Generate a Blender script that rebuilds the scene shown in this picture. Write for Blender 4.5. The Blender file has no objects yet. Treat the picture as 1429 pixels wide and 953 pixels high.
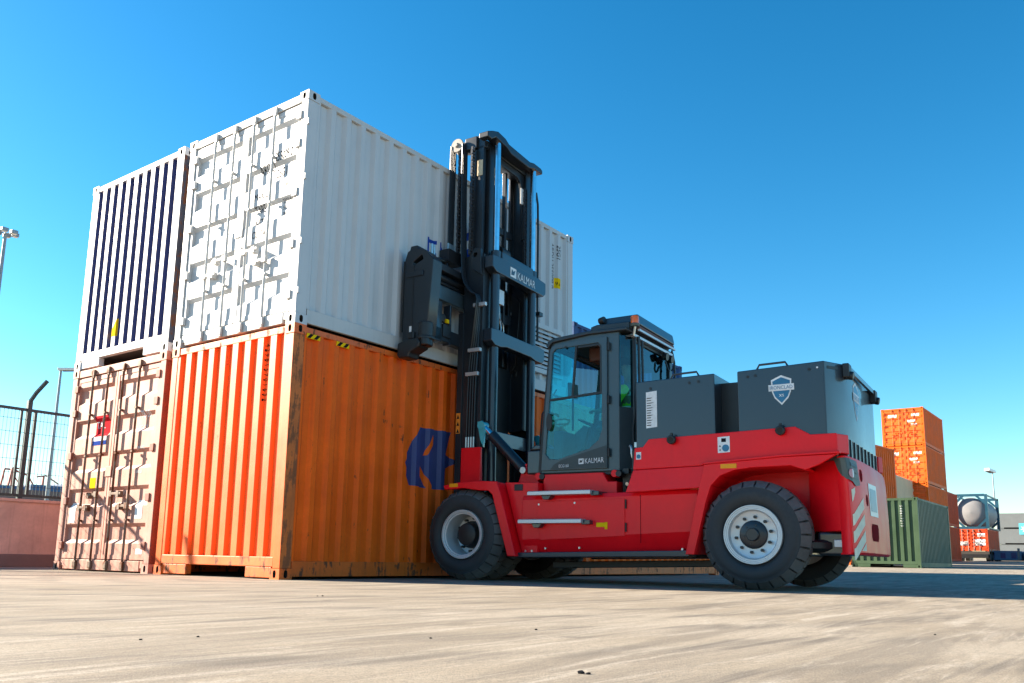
import bpy, bmesh, math, random
from mathutils import Vector, Matrix
from mathutils.geometry import tessellate_polygon
random.seed(7)
PI = math.pi
R = math.radians
scene = bpy.context.scene
COL = scene.collection

# ------------------------------------------------------------------ camera
cam_d = bpy.data.cameras.new('camera')
cam = bpy.data.objects.new('camera', cam_d)
COL.objects.link(cam)
scene.camera = cam
F_PX, PITCH, ROLL, YAW = 1203.58, 0.1760, 0.0183, 0.6459
cam_d.sensor_fit = 'HORIZONTAL'
cam_d.sensor_width = 36.0
cam_d.lens = 36.0 * F_PX / 1429.0
cam_d.shift_x = 9.92 / 1429.0
cam_d.shift_y = 88.27 / 1429.0
cam_d.clip_start = 0.05
cam_d.clip_end = 5000.0
_f = Vector((math.cos(YAW) * math.cos(PITCH), math.sin(YAW) * math.cos(PITCH), math.sin(PITCH)))
_r = Vector((math.sin(YAW), -math.cos(YAW), 0.0))
_u = _r.cross(_f)
_r2 = _r * math.cos(ROLL) + _u * math.sin(ROLL)
_u2 = -_r * math.sin(ROLL) + _u * math.cos(ROLL)
_m = Matrix((_r2, _u2, -_f)).transposed().to_4x4()
_m.translation = Vector((-6.1735, -7.6853, 0.2761))
cam.matrix_world = _m

# ------------------------------------------------------------------ light
SUN_EL, SUN_AZ = R(25.0), R(22.0)
sun_dir = Vector((-math.sin(SUN_AZ) * math.cos(SUN_EL), math.cos(SUN_AZ) * math.cos(SUN_EL), math.sin(SUN_EL)))
sd = bpy.data.lights.new('sun', 'SUN')
sd.energy = 5.0
sd.angle = R(0.5)
sd.color = (1.0, 0.87, 0.70)
sun = bpy.data.objects.new('sun', sd)
COL.objects.link(sun)
sun.rotation_euler = sun_dir.to_track_quat('Z', 'Y').to_euler()
world = bpy.data.worlds.new('World')
scene.world = world
world.use_nodes = True
wn, wl = world.node_tree.nodes, world.node_tree.links
wn.clear()
sky = wn.new('ShaderNodeTexSky')
sky.sky_type = 'NISHITA'
sky.sun_disc = False
sky.sun_elevation = SUN_EL
sky.sun_rotation = R(-22.0)
sky.air_density = 1.0
sky.dust_density = 0.25
sky.ozone_density = 2.6
hsv = wn.new('ShaderNodeHueSaturation')
hsv.inputs['Hue'].default_value = 0.484
hsv.inputs['Saturation'].default_value = 1.36
bg = wn.new('ShaderNodeBackground')
bg.inputs['Strength'].default_value = 0.051
wo = wn.new('ShaderNodeOutputWorld')
wl.new(sky.outputs[0], hsv.inputs['Color'])
gam = wn.new('ShaderNodeGamma')
gam.inputs['Gamma'].default_value = 1.16
wl.new(hsv.outputs[0], gam.inputs['Color'])
wl.new(gam.outputs[0], bg.inputs['Color'])
wl.new(bg.outputs[0], wo.inputs['Surface'])
vs = scene.view_settings
vs.view_transform = 'Standard'
vs.look = 'None'
vs.exposure = 1.92
vs.gamma = 1.0
try:
    vs.use_curve_mapping = False
except Exception:
    pass

# ------------------------------------------------------------------ materials
def _nt(name):
    m = bpy.data.materials.new(name)
    m.use_nodes = True
    nt = m.node_tree
    b = nt.nodes['Principled BSDF']
    return m, nt, b

def N(nt, typ, **kw):
    n = nt.nodes.new(typ)
    for k, v in kw.items():
        setattr(n, k, v)
    return n

def noise(nt, scale, detail=5.0, rough=0.55, vec=None, dist=0.0):
    n = N(nt, 'ShaderNodeTexNoise')
    n.inputs['Scale'].default_value = scale
    n.inputs['Detail'].default_value = detail
    n.inputs['Roughness'].default_value = rough
    n.inputs['Distortion'].default_value = dist
    if vec is not None:
        nt.links.new(vec, n.inputs['Vector'])
    return n.outputs['Fac']

def ramp(nt, fac, stops):
    r = N(nt, 'ShaderNodeValToRGB')
    els = r.color_ramp.elements
    while len(els) < len(stops):
        els.new(0.5)
    for e, (p, c) in zip(els, stops):
        e.position = p
        e.color = (c, c, c, 1) if isinstance(c, (int, float)) else (c[0], c[1], c[2], 1)
    nt.links.new(fac, r.inputs['Fac'])
    return r.outputs['Color']

def mix(nt, fac, a, b, blend='MIX'):
    m = N(nt, 'ShaderNodeMix', data_type='RGBA', blend_type=blend)
    for s, v in ((m.inputs['Factor'], fac), (m.inputs[6], a), (m.inputs[7], b)):
        if isinstance(v, (int, float)):
            s.default_value = v
        elif isinstance(v, tuple):
            s.default_value = (v[0], v[1], v[2], 1)
        else:
            nt.links.new(v, s)
    return m.outputs[2]

def pos(nt, scale=(1, 1, 1), rot=(0, 0, 0)):
    g = N(nt, 'ShaderNodeNewGeometry')
    mp = N(nt, 'ShaderNodeMapping')
    mp.inputs['Scale'].default_value = scale
    mp.inputs['Rotation'].default_value = rot
    nt.links.new(g.outputs['Position'], mp.inputs['Vector'])
    return mp.outputs['Vector']

def bump(nt, b, h, strength=0.2, dist=0.01):
    n = N(nt, 'ShaderNodeBump')
    n.inputs['Strength'].default_value = strength
    n.inputs['Distance'].default_value = dist
    nt.links.new(h, n.inputs['Height'])
    nt.links.new(n.outputs[0], b.inputs['Normal'])

def paint(name, col, rough=0.45, rust=0.0, streak=0.0, coat=0.0, metal=0.0, var=0.12, rustcol=(0.09, 0.03, 0.012), fade=0.0, spec=0.5):
    """weathered paint: patchy tone, vertical streaks, rust through chips"""
    m, nt, b = _nt(name)
    p = pos(nt)
    n1 = noise(nt, 1.7, 6, 0.6, p)
    n2 = noise(nt, 23.0, 4, 0.6, p)
    dark = tuple(c * (1 - var) for c in col)
    light = tuple(min(1, c * (1 + var * 0.8) + 0.02 * var) for c in col)
    c = mix(nt, ramp(nt, n1, [(0.3, 0.0), (0.7, 1.0)]), dark, light)
    c = mix(nt, ramp(nt, n2, [(0.35, var * 0.9), (0.6, 0.0)]), c, tuple(x * 0.72 for x in col))
    if fade:
        c = mix(nt, ramp(nt, noise(nt, 2.4, 5, 0.6, p), [(0.42, 0.0), (0.68, fade)]), c, tuple(min(1, x * 0.7 + 0.22) for x in col))
    if streak:
        ps = pos(nt, (9, 9, 0.35))
        ns = noise(nt, 1.6, 5, 0.65, ps)
        c = mix(nt, ramp(nt, ns, [(0.52, 0.0), (0.72, streak)]), c, tuple(x * 0.45 + 0.012 for x in col))
    rr = None
    if rust:
        nr = noise(nt, 5.5, 9, 0.72, p)
        ps2 = pos(nt, (7, 7, 0.9))
        nr2 = noise(nt, 2.5, 7, 0.7, ps2)
        mx = mix(nt, 0.5, nr, nr2)
        rr = ramp(nt, mx, [(0.66 - 0.3 * rust, 0.0), (0.70 - 0.3 * rust, 1.0)])
        rc = mix(nt, noise(nt, 40, 4, 0.7, p), rustcol, tuple(x * 2.6 for x in rustcol))
        c = mix(nt, rr, c, rc)
    nt.links.new(c, b.inputs['Base Color'])
    b.inputs['Metallic'].default_value = metal
    b.inputs['Specular IOR Level'].default_value = spec
    ro = mix(nt, ramp(nt, n1, [(0.3, 0.0), (0.7, 1.0)]), (rough * 0.85,) * 3, (min(1, rough * 1.2),) * 3)
    if rr is not None:
        ro = mix(nt, rr, ro, (0.85, 0.85, 0.85))
    nt.links.new(ro, b.inputs['Roughness'])
    b.inputs['Coat Weight'].default_value = coat
    b.inputs['Coat Roughness'].default_value = 0.07
    bump(nt, b, noise(nt, 60 if rust else 14, 3, 0.5, p), 0.10 if rust else 0.03, 0.006)
    return m

def flat(name, col, rough=0.5, metal=0.0, coat=0.0, spec=0.5):
    m, nt, b = _nt(name)
    p = pos(nt)
    c = mix(nt, ramp(nt, noise(nt, 12, 5, 0.6, p), [(0.35, 0.0), (0.7, 1.0)]), tuple(x * 0.86 for x in col), tuple(min(1, x * 1.08) for x in col))
    nt.links.new(c, b.inputs['Base Color'])
    b.inputs['Roughness'].default_value = rough
    b.inputs['Metallic'].default_value = metal
    b.inputs['Coat Weight'].default_value = coat
    b.inputs['Specular IOR Level'].default_value = spec
    return m

def glass(name, tint, refl=0.14):
    m = bpy.data.materials.new(name)
    m.use_nodes = True
    nt = m.node_tree
    nt.nodes.clear()
    o = N(nt, 'ShaderNodeOutputMaterial')
    t = N(nt, 'ShaderNodeBsdfTransparent')
    t.inputs[0].default_value = (*tint, 1)
    g = N(nt, 'ShaderNodeBsdfGlossy')
    g.inputs['Roughness'].default_value = 0.02
    g.inputs['Color'].default_value = (0.8, 0.95, 1, 1)
    fr = N(nt, 'ShaderNodeFresnel')
    fr.inputs[0].default_value = 1.5
    ad = N(nt, 'ShaderNodeMath', operation='ADD')
    ad.inputs[1].default_value = refl
    nt.links.new(fr.outputs[0], ad.inputs[0])
    mx = N(nt, 'ShaderNodeMixShader')
    nt.links.new(ad.outputs[0], mx.inputs[0])
    nt.links.new(t.outputs[0], mx.inputs[1])
    nt.links.new(g.outputs[0], mx.inputs[2])
    nt.links.new(mx.outputs[0], o.inputs[0])
    return m

M = {}
M['orange'] = paint('orange_paint', (0.95, 0.130, 0.004), 0.55, rust=0.24, streak=0.35, var=0.2, fade=0.0, spec=0.2)
M['orange_rail'] = paint('orange_rail_paint', (0.80, 0.14, 0.012), 0.5, rust=0.42, streak=0.4, var=0.2)
M['orange_light'] = paint('orange_end_paint', (0.90, 0.133, 0.006), 0.45, rust=0.2, streak=0.2, var=0.12)
M['rusty'] = paint('rusted_orange_paint', (0.60, 0.15, 0.02), 0.6, rust=0.58, streak=0.4, var=0.3, rustcol=(0.13, 0.045, 0.016))
M['orange_far'] = paint('far_orange_paint', (0.85, 0.135, 0.008), 0.55, rust=0.2, streak=0.25, var=0.15, spec=0.2)
M['red_far'] = paint('far_red_orange_paint', (0.66, 0.075, 0.02), 0.55, rust=0.2, streak=0.3, var=0.2, spec=0.2)
M['white'] = paint('white_paint', (0.52, 0.53, 0.54), 0.45, rust=0.02, streak=0.10, var=0.05)
M['white_rail'] = paint('white_rail_paint', (0.52, 0.52, 0.51), 0.5, rust=0.10, streak=0.15, var=0.08)
M['navy'] = paint('navy_paint', (0.035, 0.045, 0.16), 0.45, rust=0.08, streak=0.2, var=0.2)
M['glare_white'] = paint('painted_sun_glare', (0.72, 0.70, 0.70), 0.6, rust=0.16, streak=0.12, var=0.08)  # sun glare off navy paint, put into the colour as white
M['navy_post'] = paint('weathered_navy_post', (0.06, 0.065, 0.10), 0.6, rust=0.5, streak=0.3, var=0.3)
M['pink'] = paint('faded_red_paint', (0.52, 0.23, 0.16), 0.62, rust=0.2, streak=0.25, var=0.16, fade=0.35)
M['pink_post'] = paint('brown_red_paint', (0.26, 0.075, 0.045), 0.6, rust=0.35, streak=0.3, var=0.25)
M['green'] = paint('green_paint', (0.038, 0.078, 0.032), 0.5, rust=0.12, streak=0.3, var=0.15)
M['green_side'] = paint('dull_green_paint', (0.072, 0.100, 0.064), 0.5, rust=0.1, streak=0.3, var=0.15)
M['cream'] = paint('cream_paint', (0.66, 0.52, 0.33), 0.5, rust=0.1, streak=0.2, var=0.1)
M['bluebox'] = paint('blue_container_paint', (0.022, 0.075, 0.20), 0.6, rust=0.1, spec=0.2, streak=0.2, var=0.15)
M['blue_far'] = paint('far_blue_paint', (0.06, 0.14, 0.26), 0.6, rust=0.1, streak=0.2, var=0.2)
M['greybox'] = paint('pale_grey_paint', (0.17, 0.185, 0.19), 0.9, rust=0.02, spec=0.05, streak=0.15, var=0.06)
M['tankblue'] = paint('tank_frame_paint', (0.012, 0.075, 0.12), 0.4, rust=0.1, var=0.15)
M['tankwhite'] = paint('tank_shell', (0.24, 0.24, 0.245), 0.6, var=0.05, streak=0.1)
M['rod'] = paint('galvanised_rod', (0.36, 0.35, 0.33), 0.45, rust=0.3, metal=0.6, var=0.2)
M['rod_rust'] = paint('rusted_rod', (0.20, 0.14, 0.10), 0.6, rust=0.55, metal=0.3, var=0.3)
M['chain'] = flat('oiled_chain', (0.06, 0.06, 0.065), 0.4, metal=0.6)
M['gasket'] = flat('door_gasket_rubber', (0.02, 0.02, 0.02), 0.7)
M['hole'] = flat('casting_pocket', (0.03, 0.022, 0.018), 0.9)
M['under'] = flat('dark_underside', (0.05, 0.045, 0.04), 0.9)
M['red'] = paint('forklift_red_paint', (0.92, 0.004, 0.012), 0.40, coat=0.06, var=0.09, spec=0.28, streak=0.08)
M['grey'] = paint('forklift_charcoal_paint', (0.016, 0.024, 0.036), 0.36, coat=0.55, var=0.08)
M['mast'] = paint('mast_black_paint', (0.012, 0.016, 0.022), 0.40, coat=0.12, var=0.15)
M['cabgrey'] = paint('cab_grey_paint', (0.040, 0.065, 0.080), 0.36, coat=0.25, var=0.06)
M['black'] = flat('black_plastic', (0.014, 0.015, 0.017), 0.45)
M['hose'] = flat('hose_rubber', (0.018, 0.019, 0.022), 0.35)
M['rubber'] = paint('tyre_rubber', (0.026, 0.029, 0.033), 0.7, var=0.35)
M['tread'] = paint('dusty_tread_rubber', (0.115, 0.113, 0.112), 0.88, var=0.4, spec=0.3)
M['stripe'] = flat('reflective_stripe', (0.88, 0.80, 0.62), 0.8, spec=0.05)
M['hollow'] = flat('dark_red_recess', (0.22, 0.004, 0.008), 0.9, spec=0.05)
M['rim'] = paint('wheel_silver', (0.56, 0.58, 0.60), 0.38, metal=0.35, var=0.08)
M['steel'] = flat('bare_steel', (0.5, 0.5, 0.5), 0.32, metal=0.9)
M['chrome'] = flat('chromed_rod', (0.72, 0.74, 0.76), 0.10, metal=1.0)
M['galv'] = paint('galvanised_tread', (0.62, 0.61, 0.62), 0.42, metal=0.5, var=0.1)
M['pulley'] = flat('pulley_grey', (0.30, 0.28, 0.25), 0.6, metal=0.2)
M['amber'] = flat('amber_lens', (0.95, 0.36, 0.005), 0.4, spec=0.3)
M['beacon'] = flat('beacon_lens', (0.9, 0.16, 0.01), 0.15, coat=0.8)
M['redlens'] = flat('red_lens', (0.5, 0.012, 0.015), 0.2, coat=0.6)
M['lamphousing'] = flat('lamp_housing', (0.075, 0.095, 0.085), 0.5)
M['print'] = flat('white_print', (0.80, 0.80, 0.80), 0.7, spec=0.1)
M['blackprint'] = flat('black_print', (0.015, 0.015, 0.02), 0.9, spec=0.02)
M['blueprint'] = flat('blue_print', (0.02, 0.06, 0.30), 0.9, spec=0.02)
M['logoblue'] = paint('logo_navy_paint', (0.030, 0.045, 0.17), 0.5, var=0.2, streak=0.2)
M['teal'] = flat('badge_blue', (0.02, 0.16, 0.30), 0.35)
M['cyanlogo'] = flat('cyan_panel', (0.10, 0.50, 0.60), 0.5)
M['yellow'] = flat('yellow_sticker', (0.92, 0.56, 0.01), 0.9, spec=0.02)
M['orangesticker'] = flat('orange_sticker', (0.85, 0.25, 0.02), 0.5)
M['redprint'] = flat('red_print', (0.5, 0.02, 0.03), 0.9, spec=0.02)
M['glass'] = glass('teal_cab_glass', (0.30, 0.86, 0.92), 0.0)
M['glass_rear'] = glass('rear_cab_glass', (0.30, 0.82, 0.90), 0.02)
M['interior'] = flat('cab_interior', (0.06, 0.11, 0.12), 0.7)
M['brownunder'] = flat('roof_underside', (0.14, 0.045, 0.03), 0.7)
M['plastictube'] = flat('teal_wrap', (0.05, 0.42, 0.48), 0.25, coat=0.6)
M['concretewall'] = paint('pink_rendered_wall', (0.66, 0.43, 0.34), 0.85, streak=0.4, var=0.25)
M['kerbstone'] = paint('wall_plinth', (0.20, 0.135, 0.12), 0.85, var=0.15)
M['fence'] = flat('fence_green_steel', (0.02, 0.055, 0.06), 0.5)
M['pole'] = flat('lamp_pole_steel', (0.26, 0.31, 0.33), 0.5, metal=0.4)
M['paleglass'] = flat('lamp_lens', (0.75, 0.78, 0.76), 0.3)
M['craneteal'] = flat('crane_red', (0.35, 0.07, 0.05), 0.6)
M['hivis'] = flat('hi_vis_cloth', (0.75, 0.95, 0.04), 0.8)
M['hivis_band'] = flat('reflective_band', (0.80, 0.82, 0.70), 0.4)
M['skin'] = flat('skin', (0.45, 0.25, 0.17), 0.55)
M['cloth'] = flat('dark_work_cloth', (0.03, 0.04, 0.07), 0.85)
M['hair'] = flat('dark_hair', (0.02, 0.014, 0.01), 0.6)
M['dirt'] = flat('dark_crumb', (0.02, 0.02, 0.022), 0.9, spec=0.05)

# ------------------------------------------------------------------ mesh helpers
def frame(ax):
    ax = Vector(ax).normalized()
    t = Vector((0, 0, 1)) if abs(ax.z) < 0.9 else Vector((1, 0, 0))
    u = ax.cross(t).normalized()
    return u, ax.cross(u).normalized()

class MB:
    def __init__(s):
        s.v, s.f, s.m = [], [], []
    def add(s, vs, fs, mat=0):
        o = len(s.v)
        s.v += [tuple(p) for p in vs]
        for f in fs:
            s.f.append(tuple(i + o for i in f))
            s.m.append(mat)
        return s
    def box(s, x0, y0, z0, x1, y1, z1, mat=0):
        vs = [(x0, y0, z0), (x1, y0, z0), (x1, y1, z0), (x0, y1, z0), (x0, y0, z1), (x1, y0, z1), (x1, y1, z1), (x0, y1, z1)]
        return s.add(vs, [(0, 3, 2, 1), (4, 5, 6, 7), (0, 1, 5, 4), (1, 2, 6, 5), (2, 3, 7, 6), (3, 0, 4, 7)], mat)
    def beam(s, p0, p1, w, h, mat=0, up=(0, 0, 1)):
        p0, p1 = Vector(p0), Vector(p1)
        d = (p1 - p0).normalized()
        u = d.cross(Vector(up))
        if u.length < 1e-4:
            u = d.cross(Vector((1, 0, 0)))
        u.normalize()
        v = u.cross(d)
        vs = [p + u * a * w / 2 + v * b * h / 2 for p in (p0, p1) for a, b in ((-1, -1), (1, -1), (1, 1), (-1, 1))]
        return s.add(vs, [(0, 1, 2, 3), (7, 6, 5, 4), (0, 4, 5, 1), (1, 5, 6, 2), (2, 6, 7, 3), (3, 7, 4, 0)], mat)
    def prism(s, poly, d0, d1, plane='xz', holes=(), mat=0):
        """poly in plane coords, extruded along the remaining axis"""
        def P(u, w, d):
            return {'xz': (u, d, w), 'yz': (d, u, w), 'xy': (u, w, d)}[plane]
        loops = [list(poly)] + [list(h) for h in holes]
        flatp = [p for l in loops for p in l]
        n = len(flatp)
        vs = [P(p[0], p[1], d0) for p in flatp] + [P(p[0], p[1], d1) for p in flatp]
        fs = []
        if holes:
            tris = tessellate_polygon([[Vector((p[0], p[1], 0)) for p in l] for l in loops])
            for t in tris:
                fs.append(tuple(t))
                fs.append(tuple(i + n for i in reversed(t)))
        else:
            fs.append(tuple(range(n)))
            fs.append(tuple(reversed(range(n, 2 * n))))
        o = 0
        for l in loops:
            k = len(l)
            for i in range(k):
                a, b = o + i, o + (i + 1) % k
                fs.append((a, b, b + n, a + n))
            o += k
        return s.add(vs, fs, mat)
    def loft(s, rings, mat=0):
        """rings: list of lists of 3d points, capped"""
        k = len(rings[0])
        vs = [p for r in rings for p in r]
        fs = [tuple(reversed(range(k))), tuple(range(k * (len(rings) - 1), k * len(rings)))]
        for j in range(len(rings) - 1):
            for i in range(k):
                a, b = j * k + i, j * k + (i + 1) % k
                fs.append((a, b, b + k, a + k))
        return s.add(vs, fs, mat)
    def cyl(s, p0, p1, r0, r1=None, n=16, mat=0):
        r1 = r0 if r1 is None else r1
        p0, p1 = Vector(p0), Vector(p1)
        u, w = frame(p1 - p0)
        rings = []
        for p, r in ((p0, r0), (p1, r1)):
            rings.append([p + u * r * math.cos(2 * PI * i / n) + w * r * math.sin(2 * PI * i / n) for i in range(n)])
        return s.loft(rings, mat)
    def tube(s, pts, r, n=8, mat=0, smooth=0):
        pts = [Vector(p) for p in pts]
        for _ in range(smooth):
            q = [pts[0]]
            for a, b in zip(pts, pts[1:]):
                q += [a.lerp(b, 0.25), a.lerp(b, 0.75)]
            q.append(pts[-1])
            pts = q
        rings = []
        pu = None
        for i, p in enumerate(pts):
            d = (pts[min(i + 1, len(pts) - 1)] - pts[max(i - 1, 0)]).normalized()
            if pu is None:
                u, w = frame(d)
            else:
                u = (pu - d * pu.dot(d)).normalized()
                w = d.cross(u)
            pu = u
            rings.append([p + u * r * math.cos(2 * PI * k / n) + w * r * math.sin(2 * PI * k / n) for k in range(n)])
        return s.loft(rings, mat)
    def lathe(s, prof, n=40, mat=0, axis='y', closed=True):
        """prof: (radius, offset along the axis)"""
        k = len(prof)
        vs = []
        for i in range(n):
            a = 2 * PI * i / n
            for r, d in prof:
                c, t = r * math.cos(a), r * math.sin(a)
                vs.append({'y': (c, d, t), 'z': (c, t, d), 'x': (d, c, t)}[axis])
        fs = []
        for i in range(n):
            j = (i + 1) % n
            for q in range(k if closed else k - 1):
                q2 = (q + 1) % k
                fs.append((i * k + q, i * k + q2, j * k + q2, j * k + q))
        return s.add(vs, fs, mat)
    def build(s, name, mats, parent=None, bevel=0.0, kind=None, label=None, loc=None, ang=35, seg=2, fixn=True):
        me = bpy.data.meshes.new(name)
        me.from_pydata(s.v, [], s.f)
        if not isinstance(mats, (list, tuple)):
            mats = [mats]
        for mt in mats:
            me.materials.append(mt)
        me.polygons.foreach_set('material_index', s.m)
        if fixn:
            b = bmesh.new()
            b.from_mesh(me)
            bmesh.ops.recalc_face_normals(b, faces=b.faces)
            b.to_mesh(me)
            b.free()
        me.polygons.foreach_set('use_smooth', [True] * len(me.polygons))
        me.set_sharp_from_angle(angle=R(ang))
        me.update()
        o = bpy.data.objects.new(name, me)
        COL.objects.link(o)
        if parent is not None:
            o.parent = parent
        if loc is not None:
            o.location = loc
        if bevel:
            md = o.modifiers.new('bevel', 'BEVEL')
            md.width = bevel
            md.segments = seg
            md.limit_method = 'ANGLE'
            md.angle_limit = R(40)
            md.harden_normals = True
        if kind:
            o['kind'] = kind
        if label:
            o['label'] = label
        return o

def thing(name, label, cat, loc=(0, 0, 0), rz=0.0, group=None):
    o = bpy.data.objects.new(name, None)
    o.empty_display_size = 0.2
    COL.objects.link(o)
    o.location = loc
    o.rotation_euler = (0, 0, rz)
    o['label'] = label
    o['category'] = cat
    if group:
        o['group'] = group
    return o

def tag(o, label, cat, group=None):
    o['label'] = label
    o['category'] = cat
    if group:
        o['group'] = group
    return o

def copy_tree(o, parent=None):
    c = o.copy()
    COL.objects.link(c)
    if parent is not None:
        c.parent = parent
    for ch in list(o.children):
        copy_tree(ch, c)
    return c

# ---- flat lettering and emblems: triangles in (u, w), then laid on a surface
_tc = {}
def text_tris(body, size=1.0, xs=1.0, shear=0.0):
    cu = bpy.data.curves.new('glyphs', 'FONT')
    cu.body = body
    cu.size = size
    cu.resolution_u = 3
    cu.shear = shear
    ob = bpy.data.objects.new('glyphs', cu)
    me = ob.to_mesh()
    me.calc_loop_triangles()
    vs = [v.co.copy() for v in me.vertices]
    tr = [tuple((vs[i].x * xs, vs[i].y) for i in t.vertices) for t in me.loop_triangles]
    ob.to_mesh_clear()
    bpy.data.objects.remove(ob)
    bpy.data.curves.remove(cu)
    return tr

def poly_tris(poly, holes=()):
    loops = [list(poly)] + [list(h) for h in holes]
    fl = [p for l in loops for p in l]
    return [tuple(fl[i] for i in t) for t in tessellate_polygon([[Vector((p[0], p[1], 0)) for p in l] for l in loops])]

def clip(poly, a, lo, keep_gt):
    out = []
    for i in range(len(poly)):
        p, q = poly[i], poly[(i + 1) % len(poly)]
        ip = p[a] >= lo if keep_gt else p[a] <= lo
        iq = q[a] >= lo if keep_gt else q[a] <= lo
        if ip:
            out.append(p)
        if ip != iq:
            t = (lo - p[a]) / (q[a] - p[a])
            out.append((p[0] + (q[0] - p[0]) * t, p[1] + (q[1] - p[1]) * t))
    return out

def lay(tris, fn, name, mat, parent, prof=None, axis=0, off=0.003, label=None):
    """fn(u, w, depth)->xyz ; prof: list of (u, depth) breakpoints of a folded surface along `axis`"""
    mb = MB()
    for t in tris:
        if prof is None:
            mb.add([fn(p[0], p[1], off) for p in t], [tuple(range(len(t)))])
            continue
        lo = min(p[axis] for p in t)
        hi = max(p[axis] for p in t)
        for (a, da), (b, db) in zip(prof, prof[1:]):
            if b <= lo or a >= hi or b - a < 1e-6:
                continue
            c = clip(clip(list(t), axis, a, True), axis, b, False) if (lo < a or hi > b) else list(t)
            if len(c) >= 3:
                mb.add([fn(p[0], p[1], da + (db - da) * (p[axis] - a) / (b - a) + off) for p in c], [tuple(range(len(c)))])
    if not mb.f:
        return None
    return mb.build(name, mat, parent, fixn=False, label=label)

def moved(tris, du, dw, rot=0.0, s=1.0):
    c, si = math.cos(rot), math.sin(rot)
    return [tuple((du + s * (p[0] * c - p[1] * si), dw + s * (p[0] * si + p[1] * c)) for p in t) for t in tris]

def ellipse(cx, cy, rx, ry, n=20):
    return [(cx + rx * math.cos(2 * PI * i / n), cy + ry * math.sin(2 * PI * i / n)) for i in range(n)]

# ------------------------------------------------------------------ ground
def gz(x, y=0):
    return 0.012 * max(0.0, x - 13.0) if x < 140 else 0.012 * 127.0

def ground_mat():
    m, nt, b = _nt('worn_concrete')
    rot = (0, 0, R(52))
    p = pos(nt)
    ps = pos(nt, (0.45, 3.2, 1), rot)
    ps2 = pos(nt, (0.8, 8.0, 1), (0, 0, R(57)))
    ps3 = pos(nt, (0.5, 5.0, 1), (0, 0, R(44)))
    big = noise(nt, 0.45, 6, 0.6, p, 0.6)
    sw = noise(nt, 1.0, 10, 0.66, ps, 1.0)
    sw2 = noise(nt, 1.2, 10, 0.70, ps2, 0.8)
    sw3 = noise(nt, 1.0, 9, 0.68, ps3, 1.2)
    fine = noise(nt, 45, 6, 0.8, p)
    grit = noise(nt, 190, 2, 0.6, p)
    c = mix(nt, ramp(nt, big, [(0.34, 0.0), (0.62, 1.0)]), (0.280, 0.230, 0.166), (0.375, 0.320, 0.248))
    c = mix(nt, ramp(nt, sw, [(0.47, 0.0), (0.60, 0.6)]), c, (0.165, 0.138, 0.108))
    c = mix(nt, ramp(nt, sw3, [(0.53, 0.0), (0.63, 0.55)]), c, (0.20, 0.165, 0.125))
    c = mix(nt, ramp(nt, sw2, [(0.52, 0.0), (0.64, 0.7)]), c, (0.46, 0.405, 0.33))
    wv = N(nt, 'ShaderNodeTexWave', wave_type='RINGS', rings_direction='Z')
    wv.inputs['Scale'].default_value = 0.45
    wv.inputs['Distortion'].default_value = 7.0
    wv.inputs['Detail'].default_value = 6.0
    wv.inputs['Detail Scale'].default_value = 0.9
    mp = pos(nt, (1, 1, 1))
    nt.links.new(mp, wv.inputs['Vector'])
    scuff = mix(nt, 1.0, ramp(nt, wv.outputs['Fac'], [(0.60, 0.0), (0.95, 1.0)]), ramp(nt, sw3, [(0.42, 0.0), (0.62, 0.75)]), 'MULTIPLY')
    c = mix(nt, scuff, c, (0.115, 0.100, 0.085))
    # oil spots and pale scraped patches
    sp = noise(nt, 1.9, 4, 0.5, p, 0.3)
    c = mix(nt, ramp(nt, sp, [(0.66, 0.0), (0.72, 0.5)]), c, (0.10, 0.09, 0.078))
    c = mix(nt, ramp(nt, fine, [(0.36, 0.65), (0.54, 0.0)]), c, (0.17, 0.145, 0.115))
    c = mix(nt, ramp(nt, grit, [(0.32, 0.75), (0.43, 0.0)]), c, (0.09, 0.08, 0.072))
    c = mix(nt, ramp(nt, grit, [(0.60, 0.0), (0.72, 0.6)]), c, (0.52, 0.47, 0.39))
    nt.links.new(c, b.inputs['Base Color'])
    b.inputs['Roughness'].default_value = 0.88
    b.inputs['Specular IOR Level'].default_value = 0.25
    bump(nt, b, mix(nt, 0.45, fine, grit), 0.55, 0.008)
    return m
M['ground'] = ground_mat()
mb = MB()
xs = [-600, -60, -30, -14, -8, -4, 0, 4, 8, 13, 20, 30, 45, 60, 80, 110, 140, 300, 900, 2500]
ys = [-2500, -600, -100, -40, -15, -8, -4, 0, 4, 8, 15, 40, 100, 300, 900, 2500]
for x in xs:
    for y in ys:
        mb.v.append((x, y, gz(x)))
for i in range(len(xs) - 1):
    for j in range(len(ys) - 1):
        a = i * len(ys) + j
        mb.f.append((a, a + len(ys), a + len(ys) + 1, a + 1))
        mb.m.append(0)
g = mb.build('ground', M['ground'], kind='structure')

# ------------------------------------------------------------------ containers
W20 = 2.438
L20, L40, HC, STD = 5.915, 11.83, 2.896, 2.591

def trap(u0, u1, n, depth, of=0.36, sl=0.10, base=0.0, lead=0.5):
    """breakpoints of a trapezoid sheet: (u, outward depth)"""
    p = (u1 - u0) / n
    out = [(u0, base)]
    for i in range(n):
        a = u0 + i * p
        f = p * of / 2
        s_ = p * sl
        out += [(a + f, base), (a + f + s_, base - depth), (a + p - f - s_, base - depth), (a + p - f, base)]
    out.append((u1, base))
    return out

def sheet(mb, prof, w0, w1, fn, mat=0, matfn=None):
    for (a, da), (b, db) in zip(prof, prof[1:]):
        if b - a < 1e-6:
            continue
        mt = matfn(da, db) if matfn else mat
        mb.add([fn(a, w0, da), fn(b, w0, db), fn(b, w1, db), fn(a, w1, da)], [(0, 1, 2, 3)], mt)
    # close the stepped ends against the rails
    return mb

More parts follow.
